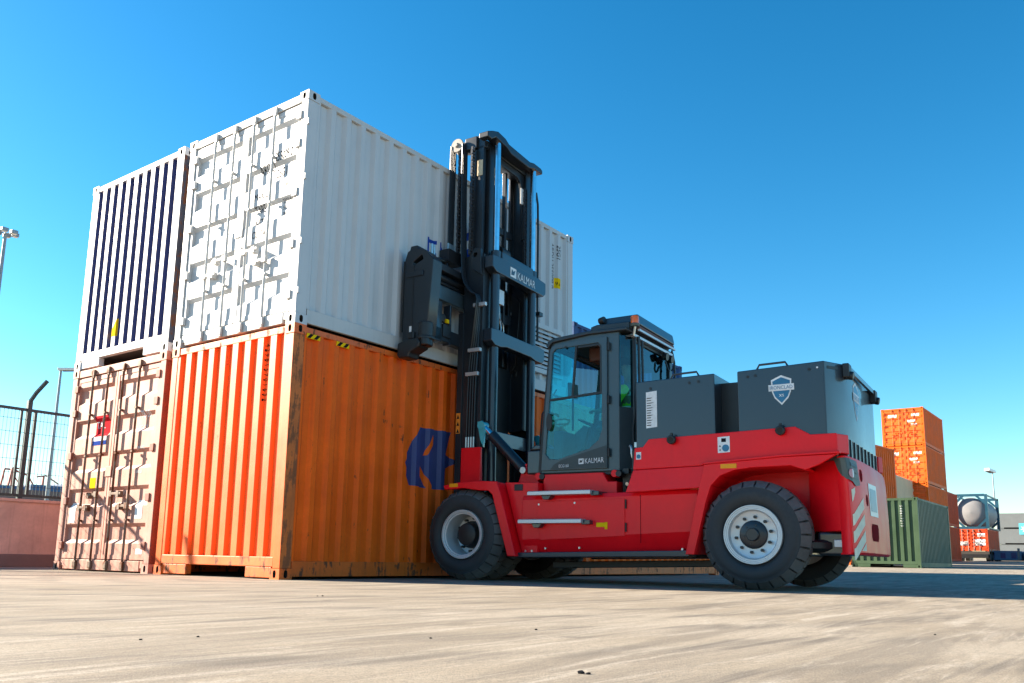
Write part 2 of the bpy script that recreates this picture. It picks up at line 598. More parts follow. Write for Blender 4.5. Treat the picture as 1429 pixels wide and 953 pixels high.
def slot_plate(mb, cx, cy, hw, hh, rw, rh, depth, fn, mat=0, hmat=1):
    """a rectangular plate face with an oval pocket in it; fn(u,w,d)"""
    n = 24
    inner, outer = [], []
    angs = sorted([2 * PI * i / n for i in range(n)] + [math.atan2(hh, hw), PI - math.atan2(hh, hw), PI + math.atan2(hh, hw), 2 * PI - math.atan2(hh, hw)])
    for a in angs:
        c, s = math.cos(a), math.sin(a)
        k = 1 / max(abs(c) / hw, abs(s) / hh, 1e-9)
        outer.append((cx + c * k, cy + s * k))
        q = ((abs(c) / rw) ** 3 + (abs(s) / rh) ** 3) ** (-1 / 3)
        inner.append((cx + c * q, cy + s * q))
    k = len(angs)
    mb.add([fn(*p, 0) for p in outer] + [fn(*p, 0) for p in inner], [(i, (i + 1) % k, (i + 1) % k + k, i + k) for i in range(k)], mat)
    mb.add([fn(*p, 0) for p in inner] + [fn(*p, -depth) for p in inner], [(i, (i + 1) % k, (i + 1) % k + k, i + k) for i in range(k)] + [tuple(range(k, 2 * k))], hmat)

def casting(parent, x, y, z, sx, sy, mat):
    """corner casting; x,y,z its outer bottom corner, sx/sy point inward"""
    mb = MB()
    lx, ly, lz = 0.178, 0.162, 0.118
    X = lambda u: x + sx * u
    Y = lambda u: y + sy * u
    # outer faces with pockets
    slot_plate(mb, ly / 2, lz / 2, ly / 2, lz / 2, 0.026, 0.042, 0.05, lambda u, w, d: (X(-d), Y(u), z + w))
    slot_plate(mb, lx / 2, lz / 2, lx / 2, lz / 2, 0.026, 0.042, 0.05, lambda u, w, d: (X(u), Y(-d), z + w))
    slot_plate(mb, lx / 2, ly / 2, lx / 2, ly / 2, 0.06, 0.034, 0.05, lambda u, w, d: (X(u), Y(w), z + lz + d))
    mb.add([(X(0), Y(0), z), (X(lx), Y(0), z), (X(lx), Y(ly), z), (X(0), Y(ly), z)], [(0, 1, 2, 3)])
    mb.add([(X(lx), Y(0), z), (X(lx), Y(ly), z), (X(lx), Y(ly), z + lz), (X(lx), Y(0), z + lz)], [(0, 1, 2, 3)])
    mb.add([(X(0), Y(ly), z), (X(lx), Y(ly), z), (X(lx), Y(ly), z + lz), (X(0), Y(ly), z + lz)], [(0, 1, 2, 3)])
    return mb.build('corner_casting', [mat, M['hole']], parent, fixn=False)

def container(name, label, loc, L, H, c, end='plain', n_end=9, rz=0.0, group=None, detail=True, W=W20, end_recess=None, cat='shipping container', tunnel=True):
    """box container: end face on x=0, long side on y=0. c: dict of materials"""
    t = thing(name, label, cat, loc, rz, group)
    side, rail, post = c['side'], c.get('rail', c['side']), c.get('post', c.get('rail', c['side']))
    endm = c.get('end', side)
    pf, pw = 0.165, 0.13          # post depth along x, along y
    z0, z1 = 0.02, H - 0.01
    # floor and roof
    MB().box(0.08, 0.05, 0.13, L - 0.08, W - 0.05, 0.17).build('floor', M['under'], t)
    mb = MB()
    pr = trap(0.12, L - 0.12, max(6, int(L / 0.45)), 0.02)
    sheet(mb, pr, 0.06, W - 0.06, lambda u, w, d: (u, w, H - 0.035 + d))
    mb.build('roof', side, t, fixn=False)
    # posts
    for x, sx in ((0, 1), (L, -1)):
        for y, sy in ((0, 1), (W, -1)):
            mb = MB()
            x0, x1 = sorted((x + sx * 0.006, x + sx * pf))
            y0, y1 = sorted((y + sy * 0.006, y + sy * pw))
            mb.box(x0, y0, 0.118, x1, y1, H - 0.118)
            if sx == 1 and sy == 1 and 'post_side' in c:
                mb.m[-4] = 1      # the face turned to the long side
            mb.build('corner_post', [post, c.get('post_side', post)], t, bevel=0.008 if detail else 0)
            casting(t, x, y, 0.0, sx, sy, c.get('casting', post))
            casting(t, x, y, H - 0.118, sx, sy, c.get('casting', post))
    # long rails
    for y0, y1 in ((0.012, 0.06), (W - 0.06, W - 0.012)):
        MB().box(0.178, y0, 0.03, L - 0.178, y1, 0.20).build('bottom_rail', rail, t, bevel=0.006 if detail else 0)
        MB().box(0.165, y0 + 0.004, H - 0.085, L - 0.165, y1, H - 0.015).build('top_rail', rail, t, bevel=0.006 if detail else 0)
    # long sides
    ns = round((L - 0.33) / 0.252)
    prof = trap(pf, L - pf, ns, 0.046, 0.28, 0.18, base=-0.014)
    t['ns'] = ns
    zb, zt = 0.20, H - 0.085
    mb = MB()
    sheet(mb, prof, zb, zt, lambda u, w, d: (u, -d, w))
    sw = mb.build('side_wall', side, t, fixn=False)
    mb = MB()
    sheet(mb, prof, zb, zt, lambda u, w, d: (u, W + d, w))
    mb.build('side_wall', side, t, fixn=False)
    # far end
    MB().box(L - 0.05, pw, 0.2, L - 0.03, W - pw, H - 0.1).build('end_wall', endm, t)
    # near end
    eprof = None
    if end == 'plain':
        eprof = trap(pw, W - pw, n_end, 0.046, 0.44, 0.06, base=-0.012) if n_end else [(pw, -0.012), (W - pw, -0.012)]
        mb = MB()
        mf = (lambda a, b: 0 if abs(a) < 0.02 and abs(b) < 0.02 else 1) if end_recess else None
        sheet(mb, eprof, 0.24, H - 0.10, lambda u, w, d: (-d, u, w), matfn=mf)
        ew = mb.build('end_wall', [endm, end_recess or endm], t, fixn=False)
        mb = MB()
        mb.box(0.010, pw, 0.135, 0.10, W - pw, 0.245)
        if tunnel:
            mb.box(0.016, 0.162, 0.015, 0.10, 0.62, 0.135)
            mb.box(0.016, W - 0.66, 0.015, 0.10, W - 0.162, 0.135)
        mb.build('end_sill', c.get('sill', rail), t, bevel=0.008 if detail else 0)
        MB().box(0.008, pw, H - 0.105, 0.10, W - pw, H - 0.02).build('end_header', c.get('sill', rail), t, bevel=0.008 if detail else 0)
    else:
        ew = None
        MB().box(0.012, 0.24, 0.018, 0.10, W - 0.24, 0.155).build('end_sill', c.get('sill', rail), t, bevel=0.008 if detail else 0)
        mb = MB()
        mb.box(0.02, 0.162, 0.065, 0.09, 0.24, 0.155)
        mb.box(0.02, W - 0.24, 0.065, 0.09, W - 0.162, 0.155)
        mb.build('sill_end_plate', c.get('sill', rail), t)
        MB().box(0.008, pw, H - 0.125, 0.10, W - pw, H - 0.018).build('end_header', c.get('sill', rail), t, bevel=0.008 if detail else 0)
        zd0, zd1 = 0.168, H - 0.138
        hd = zd1 - zd0
        nrec = c.get('nrec', 5)
        # horizontal folds of a door leaf: (z, outward depth)
        dprof = [(zd0 + 0.06, -0.03)]
        step = (hd - 0.12) / nrec
        for i in range(nrec):
            a = zd0 + 0.06 + i * step
            dprof += [(a + step * 0.30, -0.03), (a + step * 0.40, -0.068), (a + step * 0.74, -0.068), (a + step * 0.84, -0.03)]
        dprof.append((zd1 - 0.06, -0.03))
        half = (W - 2 * pw) / 2
        rodm = c.get('rod', M['rod'])
        for k in range(2):
            y0 = pw + 0.008 + k * half
            y1 = y0 + half - 0.016
            mb = MB()
            sheet(mb, dprof, y0 + 0.05, y1 - 0.05, lambda z, y, d: (-d, y, z))
            mb.box(0.024, y0, zd0, 0.085, y0 + 0.05, zd1)
            mb.box(0.024, y1 - 0.05, zd0, 0.085, y1, zd1)
            mb.box(0.024, y0 + 0.05, zd0, 0.085, y1 - 0.05, zd0 + 0.06)
            mb.box(0.024, y0 + 0.05, zd1 - 0.06, 0.085, y1 - 0.05, zd1)
            door = mb.build('door', c.get('door', endm), t, fixn=False)
            if k == 0:
                doors = [door]
            else:
                doors.append(door)
            for q in range(2):
                y = (pw + half) + (0.20 if q else 0.61) * (-1 if k == 0 else 1)
                mb = MB()
                mb.cyl((-0.006, y, 0.06), (-0.006, y, H - 0.05), 0.0165, n=8)
                for zz in (0.20, 0.55):
                    mb.box(-0.025, y - 0.022, zd0 + hd * zz - 0.013, 0.028, y + 0.022, zd0 + hd * zz + 0.013)
                mb.box(-0.025, y - 0.022, zd0 + hd * 0.78 - 0.013, 0.028, y + 0.022, zd0 + hd * 0.78 + 0.013)
                mb.build('lock_rod', rodm, door)
                for zz in (0.085, H - 0.105):
                    mb = MB()
                    mb.box(-0.028, y - 0.038, zz - 0.040, 0.006, y + 0.038, zz + 0.045)
                    mb.box(-0.022, y - 0.030, zz - 0.065, 0.008, y + 0.026, zz + 0.055)
                    mb.build('cam_keeper', rodm, door, bevel=0.006 if detail else 0)
                zh = zd0 + hd * (0.335 if q else 0.27)
                mb = MB()
                dy = 0.30 if k == 0 else -0.30
                dy = (0.26 if q else -0.24) * (-1 if k == 0 else 1)
                mb.box(-0.040, min(y, y + dy), zh - 0.016, -0.026, max(y, y + dy), zh + 0.016)
                mb.box(-0.042, y - 0.036, zh - 0.04, 0.0, y + 0.036, zh + 0.04)
                mb.box(-0.044, y + dy * 0.72 - 0.032, zh - 0.05, 0.028, y + dy * 0.72 + 0.032, zh + 0.035)
                mb.build('door_handle', rodm, door, bevel=0.004 if detail else 0)
            for zz in (0.07, 0.31, 0.56, 0.80, 0.94):
                yy = y0 - 0.03 if k == 0 else y1 - 0.06
                MB().box(-0.012, yy, zd0 + hd * zz - 0.05, 0.024, yy + 0.09, zd0 + hd * zz + 0.05).build('hinge', c.get('hinge', rail), door, bevel=0.004 if detail else 0)
        ym = pw + half
        MB().box(0.03, ym - 0.007, zd0, 0.07, ym + 0.007, zd1).build('door_gasket', M['gasket'], t)
        MB().box(0.05, pw, zd0 - 0.013, 0.075, W - pw, zd0).build('door_gasket', M['gasket'], t)
        MB().box(0.05, pw, zd1, 0.075, W - pw, zd1 + 0.013).build('door_gasket', M['gasket'], t)
        MB().box(0.012, ym - 0.075, zd0 + hd * 0.43, 0.022, ym + 0.075, zd0 + hd * 0.485).build('lock_cover', c.get('door', endm), t, bevel=0.004)
        t['dprof'] = [x for p in dprof for x in p]
        return t, dict(side=sw, prof=prof, doors=doors, dprof=dprof)
    return t, dict(side=sw, prof=prof, end=ew, eprof=eprof)

DX = 0.0
# --- orange forty footer, near bottom
orange, oi = container('shipping_container', 'long rusty orange container carrying the navy shield emblem, under the white container', (0, 0, 0), L40, HC,
    dict(side=M['orange'], rail=M['orange_rail'], post=M['orange_light'], post_side=M['rusty'], end=M['orange_light'], casting=M['orange_rail'], sill=M['orange_rail']), 'plain', 9)
# the emblem, draped over the folds
sx = lambda u, w, d: (u, -d, w)
emb = poly_tris([(1.92, 1.47), (2.19, 1.97), (2.46, 1.97), (2.85, 1.98), (2.76, 1.66), (2.95, 1.57), (2.76, 1.47), (2.75, 1.17), (2.48, 1.17), (2.24, 1.47), (2.21, 1.38), (2.36, 1.17), (2.05, 1.19)],
                [[(2.30, 1.60), (2.36, 1.61), (2.51, 1.86), (2.46, 1.92)]])
lay(emb, sx, 'shield_emblem', M['logoblue'], oi['side'], oi['prof'], 0, 0.004)
# black and yellow height marks under the top rail
for i in range(2):
    u0 = 0.19 + 0.46 * i
    mbk = MB()
    mbk.box(u0, 0.000, HC - 0.145, u0 + 0.20, 0.016, HC - 0.088)
    o = mbk.build('height_mark', M['yellow'], oi['side'])
    tr = []
    for k in range(2):
        tr += poly_tris([(u0 + 0.1 * k, HC - 0.143), (u0 + 0.1 * k + 0.05, HC - 0.143), (u0 + 0.1 * k + 0.10, HC - 0.09), (u0 + 0.1 * k + 0.05, HC - 0.09)])
    lay(tr, lambda u, w, d: (u, -d, w), 'hazard_stripes', M['blackprint'], oi['side'], None, 0, 0.002)
en = lambda u, w, d: (-d, W20 - u, w)      # end face seen from outside: u runs left to right
# vertical number on the right of the end
lay(moved(text_tris('4 2 9 8 1 5 7 0 1 6 3 2', 0.085, 0.9), 1.885, 2.72, -PI / 2), en, 'lettering', M['blackprint'], oi['end'], [(W20 - a, b) for a, b in reversed(oi['eprof'])], 0, 0.003)

# --- white twenty footer on top
white, wi = container('shipping_container', 'clean white container held by the forklift, doors facing left, stacked on the orange one', (0.0, 0, HC), L20, HC,
    dict(side=M['white'], rail=M['white_rail'], post=M['white'], end=M['white'], rod=M['white_rail'], hinge=M['white'], casting=M['white']), 'door')
dp = wi['dprof']
def on_door(tris, name, mat, door, dprof, off=0.003):
    # u to the right as seen, w up
    lay([tuple(p for p in t) for t in tris], en, name, mat, door, dprof, 1, off)
ex = lambda y: W20 - y
d_near, d_far = wi['doors'][0], wi['doors'][1]
on_door(moved(text_tris('AROU', 0.17, 0.62), ex(0.91), 2.03), 'lettering', M['blackprint'], d_near, dp)
on_door(moved(text_tris('255009 0', 0.17, 0.52), ex(0.60), 2.13), 'lettering', M['blackprint'], d_near, dp)
on_door(moved(text_tris('25G1', 0.17, 0.55), ex(0.60), 1.93), 'lettering', M['blackprint'], d_near, dp)
for k, s_ in enumerate(('MAX.G', 'TARE', 'NET', 'CU.CAP')):
    on_door(moved(text_tris(s_, 0.125, 0.70), ex(0.96), 1.70 - 0.165 * k), 'lettering', M['blackprint'], d_near, dp)
for k, (s_, y_) in enumerate((('30480 KG', 1.76), ('67200 LB', 1.68), ('2350 KG', 1.56), ('5180 LB', 1.48), ('28130 KG', 1.40), ('37.4 CU.M', 1.30))):
    on_door(moved(text_tris(s_, 0.07, 0.8), ex(0.43), y_), 'lettering', M['blackprint'], d_near, dp)
# long side writing: blue company letters (partly behind the spreader), number and yellow mark at the far end
lay(moved(text_tris('EM', 0.62, 0.85), 2.16, 1.31), sx, 'lettering', M['blueprint'], wi['side'], wi['prof'], 0, 0.003)
for k in range(3):
    lay(poly_tris([(2.92 + 0.02 * k, 1.32 + 0.27 * k), (3.25 + 0.02 * k, 1.55 + 0.27 * k), (3.30 + 0.02 * k, 1.72 + 0.27 * k), (2.95 + 0.02 * k, 1.46 + 0.27 * k)]), sx, 'emblem_stripe', M['blueprint'], wi['side'], wi['prof'], 0, 0.003)
lay(moved(text_tris('ARDU 255009 0', 0.125, 0.95), 5.30, 2.64, -PI / 2), sx, 'lettering', M['blackprint'], wi['side'], wi['prof'], 0, 0.003)
lay(moved(text_tris('25G1', 0.125, 0.95), 5.44, 2.62, -PI / 2), sx, 'lettering', M['blackprint'], wi['side'], wi['prof'], 0, 0.003)
lay(poly_tris([(5.40, 1.86), (5.58, 1.86), (5.58, 2.04), (5.40, 2.04)]), sx, 'height_sticker', M['yellow'], wi['side'], wi['prof'], 0, 0.003)
lay(moved(text_tris('9.6', 0.09, 0.9), 5.42, 1.91), sx, 'lettering', M['blackprint'], wi['side'], wi['prof'], 0, 0.005)
# vent louvre low on the far end of the long side
mb = MB()
mb.prism([(4.55, 0.30), (5.58, 0.30), (5.58, 1.12), (4.55, 1.12)], -0.03, 0.03, 'xz', [[(4.63, 0.38), (5.50, 0.38), (5.50, 1.04), (4.63, 1.04)]])
lf = mb.build('vent_louvre', M['white'], white, bevel=0.006)
slat = None
for k in range(9):
    z = 0.40 + 0.072 * k
    if slat is None:
        m2 = MB()
        m2.add([(4.63, -0.026, 0), (5.50, -0.026, 0), (5.50, 0.012, 0.055), (4.63, 0.012, 0.055), (4.63, -0.026, -0.008), (5.50, -0.026, -0.008), (5.50, 0.02, 0.052), (4.63, 0.02, 0.052)],
               [(0, 1, 2, 3), (4, 5, 6, 7), (0, 1, 5, 4), (2, 3, 7, 6)])
        slat = m2.build('slat', M['white'], lf, loc=(0, 0, z))
    else:
        s2 = slat.copy()
        COL.objects.link(s2)
        s2.location = (0, 0, z)
MB().box(4.60, 0.022, 0.34, 5.54, 0.028, 1.08).build('louvre_back', M['gasket'], lf)
# lifting lugs on the near corner post
for z in (0.35, 0.95, 1.75, 2.45):
    MB().box(0.004, -0.016, z, 0.03, 0.007, z + 0.07).build('hinge_pin', M['white'], white)

# --- faded red doors, bottom left
GAP = 0.13
YB = W20 + GAP
pink, pi_ = container('shipping_container', 'faded brick red container with four lock rods, standing bottom left beneath the navy one', (0, YB, 0), L20, HC,
    dict(side=M['pink_post'], rail=M['pink'], post=M['pink'], post_side=M['pink_post'], end=M['pink'], rod=M['rod_rust'], hinge=M['pink_post'], casting=M['pink'], door=M['pink']), 'door')
dpp = pi_['dprof']
dn, df = pi_['doors']
on_door(poly_tris([(ex(1.74), 1.86), (ex(1.37), 1.86), (ex(1.37), 2.16), (ex(1.74), 2.16)]), 'company_panel', M['redprint'], df, dpp)
on_door(poly_tris([(ex(1.74), 1.80), (ex(1.37), 1.80), (ex(1.37), 1.86), (ex(1.74), 1.86)]), 'company_panel', M['print'], df, dpp)
on_door(poly_tris([(ex(1.74), 1.74), (ex(1.37), 1.74), (ex(1.37), 1.80), (ex(1.74), 1.80)]), 'company_panel', M['blueprint'], df, dpp)
on_door(moved(text_tris('TAL', 0.15, 0.9), ex(1.73), 1.98), 'lettering', M['print'], df, dpp, 0.006)
on_door(moved(text_tris('178 00', 0.13, 0.8), ex(0.62), 2.05), 'lettering', M['print'], dn, dpp)
on_door(moved(text_tris('45G1', 0.13, 0.8), ex(0.62), 1.86), 'lettering', M['print'], dn, dpp)
on_door(moved(text_tris('32500 KG', 0.06, 0.8), ex(0.58), 1.62), 'lettering', M['print'], dn, dpp)
on_door(moved(text_tris('71650 LB', 0.06, 0.8), ex(0.58), 1.30), 'lettering', M['print'], dn, dpp)
on_door(poly_tris([(ex(1.70), 1.13), (ex(1.55), 1.13), (ex(1.55), 1.28), (ex(1.70), 1.28)]), 'warning_sticker', M['yellow'], df, dpp)
on_door(poly_tris([(ex(2.18), 0.66), (ex(2.02), 0.66), (ex(2.02), 0.94), (ex(2.18), 0.94)]), 'paper_notice', M['print'], df, dpp)
on_door(poly_tris([(ex(0.47), 0.70), (ex(0.30), 0.70), (ex(0.30), 0.94), (ex(0.47), 0.94)]), 'paper_notice', M['print'], dn, dpp)
on_door(poly_tris([(ex(0.37), 0.24), (ex(0.22), 0.24), (ex(0.22), 0.31), (ex(0.37), 0.31)]), 'paper_notice', M['print'], dn, dpp)

# --- navy one, top left; sun glare painted white on ribs, posts and rails
navy_box, si = container('shipping_container', 'navy container with sun glare painted white on its ribs and a yellow triangle, top left of the stack', (0, YB, HC), L20, HC,
    dict(side=M['navy'], rail=M['glare_white'], post=M['glare_white'], post_side=M['navy_post'], end=M['glare_white'], casting=M['glare_white'], sill=M['glare_white']), 'plain', 10, end_recess=M['navy'])
lay(poly_tris([(ex(1.56), 0.40), (ex(1.38), 0.40), (ex(1.38), 0.66)]), en, 'warning_triangle', M['yellow'], si['end'], [(W20 - a, b) for a, b in reversed(si['eprof'])], 0, 0.003)

# ------------------------------------------------------------------ forklift
TH = R(5.0)
FO = Vector((2.147, -0.772, 0.0))
fk = thing('forklift', 'red heavy forklift with tall black mast and charcoal battery boxes, gripping the white container', 'forklift', FO, TH - PI / 2)
RT, WT = 0.56, 0.37
def tyre_mesh():
    mb = MB()
    w = WT
    prof = [(0.300, 0.045), (0.330, 0.012), (0.345, 0.000), (0.385, -0.012), (0.430, -0.012), (0.447, -0.004), (0.455, 0.0), (0.482, 0.004), (0.500, 0.03), (0.518, 0.08),
            (0.524, w / 2), (0.518, w - 0.08), (0.500, w - 0.03), (0.482, w - 0.004), (0.455, w), (0.43, w + 0.012), (0.385, w + 0.012), (0.345, w), (0.30, w - 0.045)]
    mb.lathe(prof, 64)
    nb = 25
    step = 2 * PI / nb
    def blk(poly, rt, rb):
        top, bot = [], []
        for th, t, dr in poly:
            top.append(((rt - dr) * math.cos(th), t, (rt - dr) * math.sin(th)))
            rq = rb if dr < 0.02 else rb - 0.045
            bot.append((rq * math.cos(th), t + (0.0 if dr < 0.02 else (0.02 if t < w / 2 else -0.02)), rq * math.sin(th)))
        mb.loft([bot, top], 1)
    g_ = 0.15
    for i in range(nb):
        a0, a1 = (i + g_ / 2) * step, (i + 1 - g_ / 2) * step
        am = (a0 + a1) / 2
        A, B = 0.004, 0.135
        blk([(a0, A, 0.075), (am, A, 0.075), (a1, A, 0.075), (a1, 0.085, 0.004), (a1, B - 0.022, 0), (am, B, 0), (a0, B - 0.022, 0), (a0, 0.085, 0.004)], RT, 0.512)
        blk([(a0, w - A, 0.075), (a0, w - 0.085, 0.004), (a0, w - B + 0.022, 0), (am, w - B, 0), (a1, w - B + 0.022, 0), (a1, w - 0.085, 0.004), (a1, w - A, 0.075), (am, w - A, 0.075)], RT, 0.512)
        h = step / 2
        b0, b1, bm = a0 + h, a1 + h, am + h
        C, D = 0.122, w - 0.122
        blk([(b0, C + 0.022, 0), (bm, C, 0), (b1, C + 0.022, 0), (b1, D - 0.022, 0), (bm, D, 0), (b0, D - 0.022, 0)], RT + 0.002, 0.512)
    return mb
def make_wheel(deep):
    wl_ = bpy.data.objects.new('wheel', None)
    COL.objects.link(wl_)
    wl_.parent = fk
    tyre_mesh().build('tyre', [M['rubber'], M['tread']], wl_, ang=28)
    mb = MB()
    if deep:
        mb.lathe([(0.302, 0.010), (0.300, 0.002), (0.290, 0.002), (0.286, 0.012), (0.272, 0.014), (0.266, 0.028), (0.252, 0.030), (0.245, 0.05), (0.238, 0.27), (0.20, 0.285), (0.16, 0.285), (0.0, 0.285), (0.0, 0.30), (0.302, 0.30)], 56)
        mb.build('rim', M['rim'], wl_)
        mb = MB()
        mb.lathe([(0.0, 0.105), (0.118, 0.105), (0.135, 0.112), (0.145, 0.14), (0.148, 0.22), (0.17, 0.225), (0.172, 0.284), (0.0, 0.284)], 40)
        mb.build('hub', M['black'], wl_, ang=25)
        nbolt, rb_, z0, z1 = 10, 0.205, 0.225, 0.285
    else:
        mb.lathe([(0.302, 0.010), (0.300, 0.002), (0.290, 0.002), (0.286, 0.010), (0.272, 0.010), (0.268, 0.016), (0.256, 0.016), (0.250, 0.030), (0.240, 0.052), (0.222, 0.060), (0.12, 0.052), (0.0, 0.052), (0.0, 0.30), (0.302, 0.30)], 56)
        mb.build('rim', M['rim'], wl_)
        mb = MB()
        mb.lathe([(0.0, -0.012), (0.058, -0.012), (0.066, -0.004), (0.068, 0.024), (0.132, 0.028), (0.142, 0.036), (0.146, 0.052), (0.0, 0.052)], 40)
        for k in range(6):
            a = 2 * PI * k / 6 + 0.2
            mb.cyl((0.10 * math.cos(a), 0.018, 0.10 * math.sin(a)), (0.10 * math.cos(a), 0.03, 0.10 * math.sin(a)), 0.008, n=8)
        mb.build('hub', M['mast'], wl_, ang=40)
        nbolt, rb_, z0, z1 = 10, 0.180, 0.026, 0.056
    nut = None
    for k in range(nbolt):
        a = 2 * PI * (k + 0.3) / nbolt
        lc_ = (rb_ * math.cos(a), 0, rb_ * math.sin(a))
        if nut is None:
            nut = MB().cyl((0, z0, 0), (0, z1, 0), 0.017, n=6).build('wheel_nut', M['black'], wl_, ang=30, loc=lc_)
        else:
            n2 = nut.copy()
            COL.objects.link(n2)
            n2.location = lc_
    return wl_
wf = make_wheel(True)
wf.location = (0, 0, RT)
wr = make_wheel(False)
wr.location = (3.61, 0, RT)
for (src, x, y, flip) in ((wf, 0, 0.40 + WT, True), (wf, 0, 2.5, True), (wf, 0, 2.5 - 0.40 - WT, False), (wr, 3.61, 2.5, True)):
    c_ = copy_tree(src, fk)
    c_.location = (x, y, RT)
    c_.rotation_euler = (0, 0.3, PI if flip else 0)
# axles and frame underneath
mb = MB()
mb.box(-0.25, 0.72, 0.42, 4.2, 1.78, 1.0)
mb.cyl((0, 0.3, RT), (0, 2.2, RT), 0.13)
mb.box(-0.2, 0.66, 0.40, 0.2, 1.84, 0.72)
mb.cyl((3.61, 0.25, RT), (3.61, 2.25, RT), 0.11)
mb.box(3.3, 0.75, 0.36, 3.95, 1.75, 0.8)
mb.build('chassis', M['grey'], fk, bevel=0.02)
MB().prism([(0.95, 0.245), (3.15, 0.300), (3.15, 0.225), (0.95, 0.165)], 0.62, 0.70).build('underbeam', M['black'], fk, bevel=0.01)
mb = MB()
mb.lathe([(0.0, 0.34), (0.30, 0.34), (0.36, 0.38), (0.36, 0.44), (0.30, 0.47), (0.0, 0.47)], 32, axis='z')
o = mb.build('steer_cylinder', M['black'], fk)
o2 = MB().box(4.18, 0.32, 0.36, 4.50, 0.85, 0.60).build('tow_block', M['grey'], fk, bevel=0.03)
MB().box(4.34, 0.30, 0.44, 4.52, 0.36, 0.52).build('tow_pin_plate', M['galv'], fk, bevel=0.01)
o.location = (4.05, 0.55, 0.05)

def both(fn):
    """build a part on the left flank and its mirror on the right"""
    fn(lambda b: b)
    fn(lambda b: 2.5 - b)
# front fender: flange, top skin
def ffender(s):
    mb = MB()
    mb.prism([(-0.30, 1.17), (-0.05, 1.205), (0.21, 1.215), (0.50, 1.20), (0.56, 1.06), (0.79, 0.30), (0.67, 0.30), (0.44, 1.04), (0.38, 1.09), (0.25, 1.095), (0.0, 1.13), (-0.27, 1.115)], s(0.0), s(0.05))
    mb.prism([(-0.28, 1.17), (0.21, 1.21), (0.50, 1.195), (0.50, 1.165), (0.21, 1.175), (-0.28, 1.135)], s(0.05), s(0.68))
    mb.prism([(0.50, 1.195), (0.78, 0.30), (0.74, 0.30), (0.46, 1.17)], s(0.05), s(0.68))
    mb.build('front_fender', M['red'], fk, bevel=0.012)
both(ffender)
MB().box(-0.20, -0.004, 1.145, -0.07, 0.0, 1.19).build('side_marker', M['amber'], fk, bevel=0.002)
# recessed step well behind the front fender and main flank panel
def flank(s):
    mb = MB()
    mb.prism([(0.52, 1.20), (0.99, 1.185), (0.99, 1.0), (0.99, 0.34), (0.78, 0.34)], s(0.17), s(0.5))
    mb.build('step_well', M['red'], fk, bevel=0.01)
    mb = MB()
    # body side: leaning upper plate and the tucked-under foot
    secs = [(0.0, [(0.14, 1.02), (0.12, 0.97), (0.12, 0.50), (0.225, 0.345), (0.5, 0.345), (0.5, 1.02)]),
            (1.0, [(0.14, 1.05), (0.12, 1.00), (0.12, 0.60), (0.225, 0.395), (0.5, 0.395), (0.5, 1.05)])]
    rings = []
    for a, k in ((0.80, 0.0), (2.2, 0.62), (3.0, 1.0)):
        rings.append([(a, s(p[0] + (q[0] - p[0]) * k), p[1] + (q[1] - p[1]) * k) for p, q in zip(secs[0][1], secs[1][1])])
    mb.loft(rings)
    mb.build('body_side', M['red'], fk, bevel=0.008, ang=5)
    MB().prism([(2.93, 0.5), (3.13, 0.90), (3.29, 1.2), (3.44, 1.25), (4.02, 1.27), (4.30, 1.2), (4.36, 0.62)], s(0.68), s(0.74)).build('wheel_house', M['red'], fk)
    MB().prism([(0.72, 0.345), (2.90, 0.395), (2.90, 0.325), (0.72, 0.285)], s(0.09), s(0.35)).build('sill', M['grey'], fk, bevel=0.012)
    # under the cab
    MB().prism([(1.00, 1.03), (1.00, 1.29), (1.80, 1.29), (1.86, 1.18), (1.98, 1.18), (1.98, 1.03)], s(0.28), s(0.6)).build('cab_base', M['red'], fk, bevel=0.012)
    # rear body side with its long crease
    mb = MB()
    mb.prism([(2.29, 1.275), (2.31, 1.52), (2.41, 1.525), (2.48, 1.61), (4.07, 1.65), (4.22, 1.56), (4.47, 1.56), (4.47, 1.345), (3.93, 1.335), (3.12, 1.29)], s(0.03), s(0.10))
    mb.loft([[(2.29, s(0.03), 1.27), (3.12, s(0.03), 1.287), (3.12, s(0.10), 1.287), (2.29, s(0.10), 1.27)], [(2.20, s(0.018), 1.022), (3.06, s(0.018), 1.052), (3.06, s(0.10), 1.052), (2.20, s(0.10), 1.022)]])
    mb.build('rear_body_side', M['red'], fk, bevel=0.008)
    # rear fender
    mb = MB()
    arch = [(2.99, 0.35), (3.13, 0.90), (3.19, 1.07), (3.29, 1.17), (3.44, 1.225), (3.62, 1.245), (4.02, 1.25), (4.16, 1.20)]
    mb.prism([(2.895, 0.35)] + arch + [(4.30, 1.25), (4.47, 1.345), (3.93, 1.340), (3.12, 1.295), (3.06, 1.06)], s(-0.005), s(0.045))
    for p, q in zip(arch, arch[1:]):
        d = Vector((q[0] - p[0], 0, q[1] - p[1])).normalized()
        nrm = Vector((-d.z, 0, d.x)) * 0.03
        mb.add([(p[0], s(0.045), p[1]), (q[0], s(0.045), q[1]), (q[0], s(0.70), q[1]), (p[0], s(0.70), p[1]),
                (p[0] + nrm.x, s(0.045), p[1] + nrm.z), (q[0] + nrm.x, s(0.045), q[1] + nrm.z), (q[0] + nrm.x, s(0.70), q[1] + nrm.z), (p[0] + nrm.x, s(0.70), p[1] + nrm.z)],
               [(0, 1, 2, 3), (7, 6, 5, 4), (0, 4, 5, 1), (1, 5, 6, 2), (2, 6, 7, 3), (3, 7, 4, 0)])
    mb.build('rear_fender', M['red'], fk, bevel=0.006)
    # lip along the deck edge
    MB().prism([(3.10, 1.295), (3.93, 1.342), (4.50, 1.352), (4.50, 1.375), (3.93, 1.365), (3.10, 1.318)], s(-0.018), s(0.03)).build('deck_lip', M['red'], fk, bevel=0.006)
both(flank)
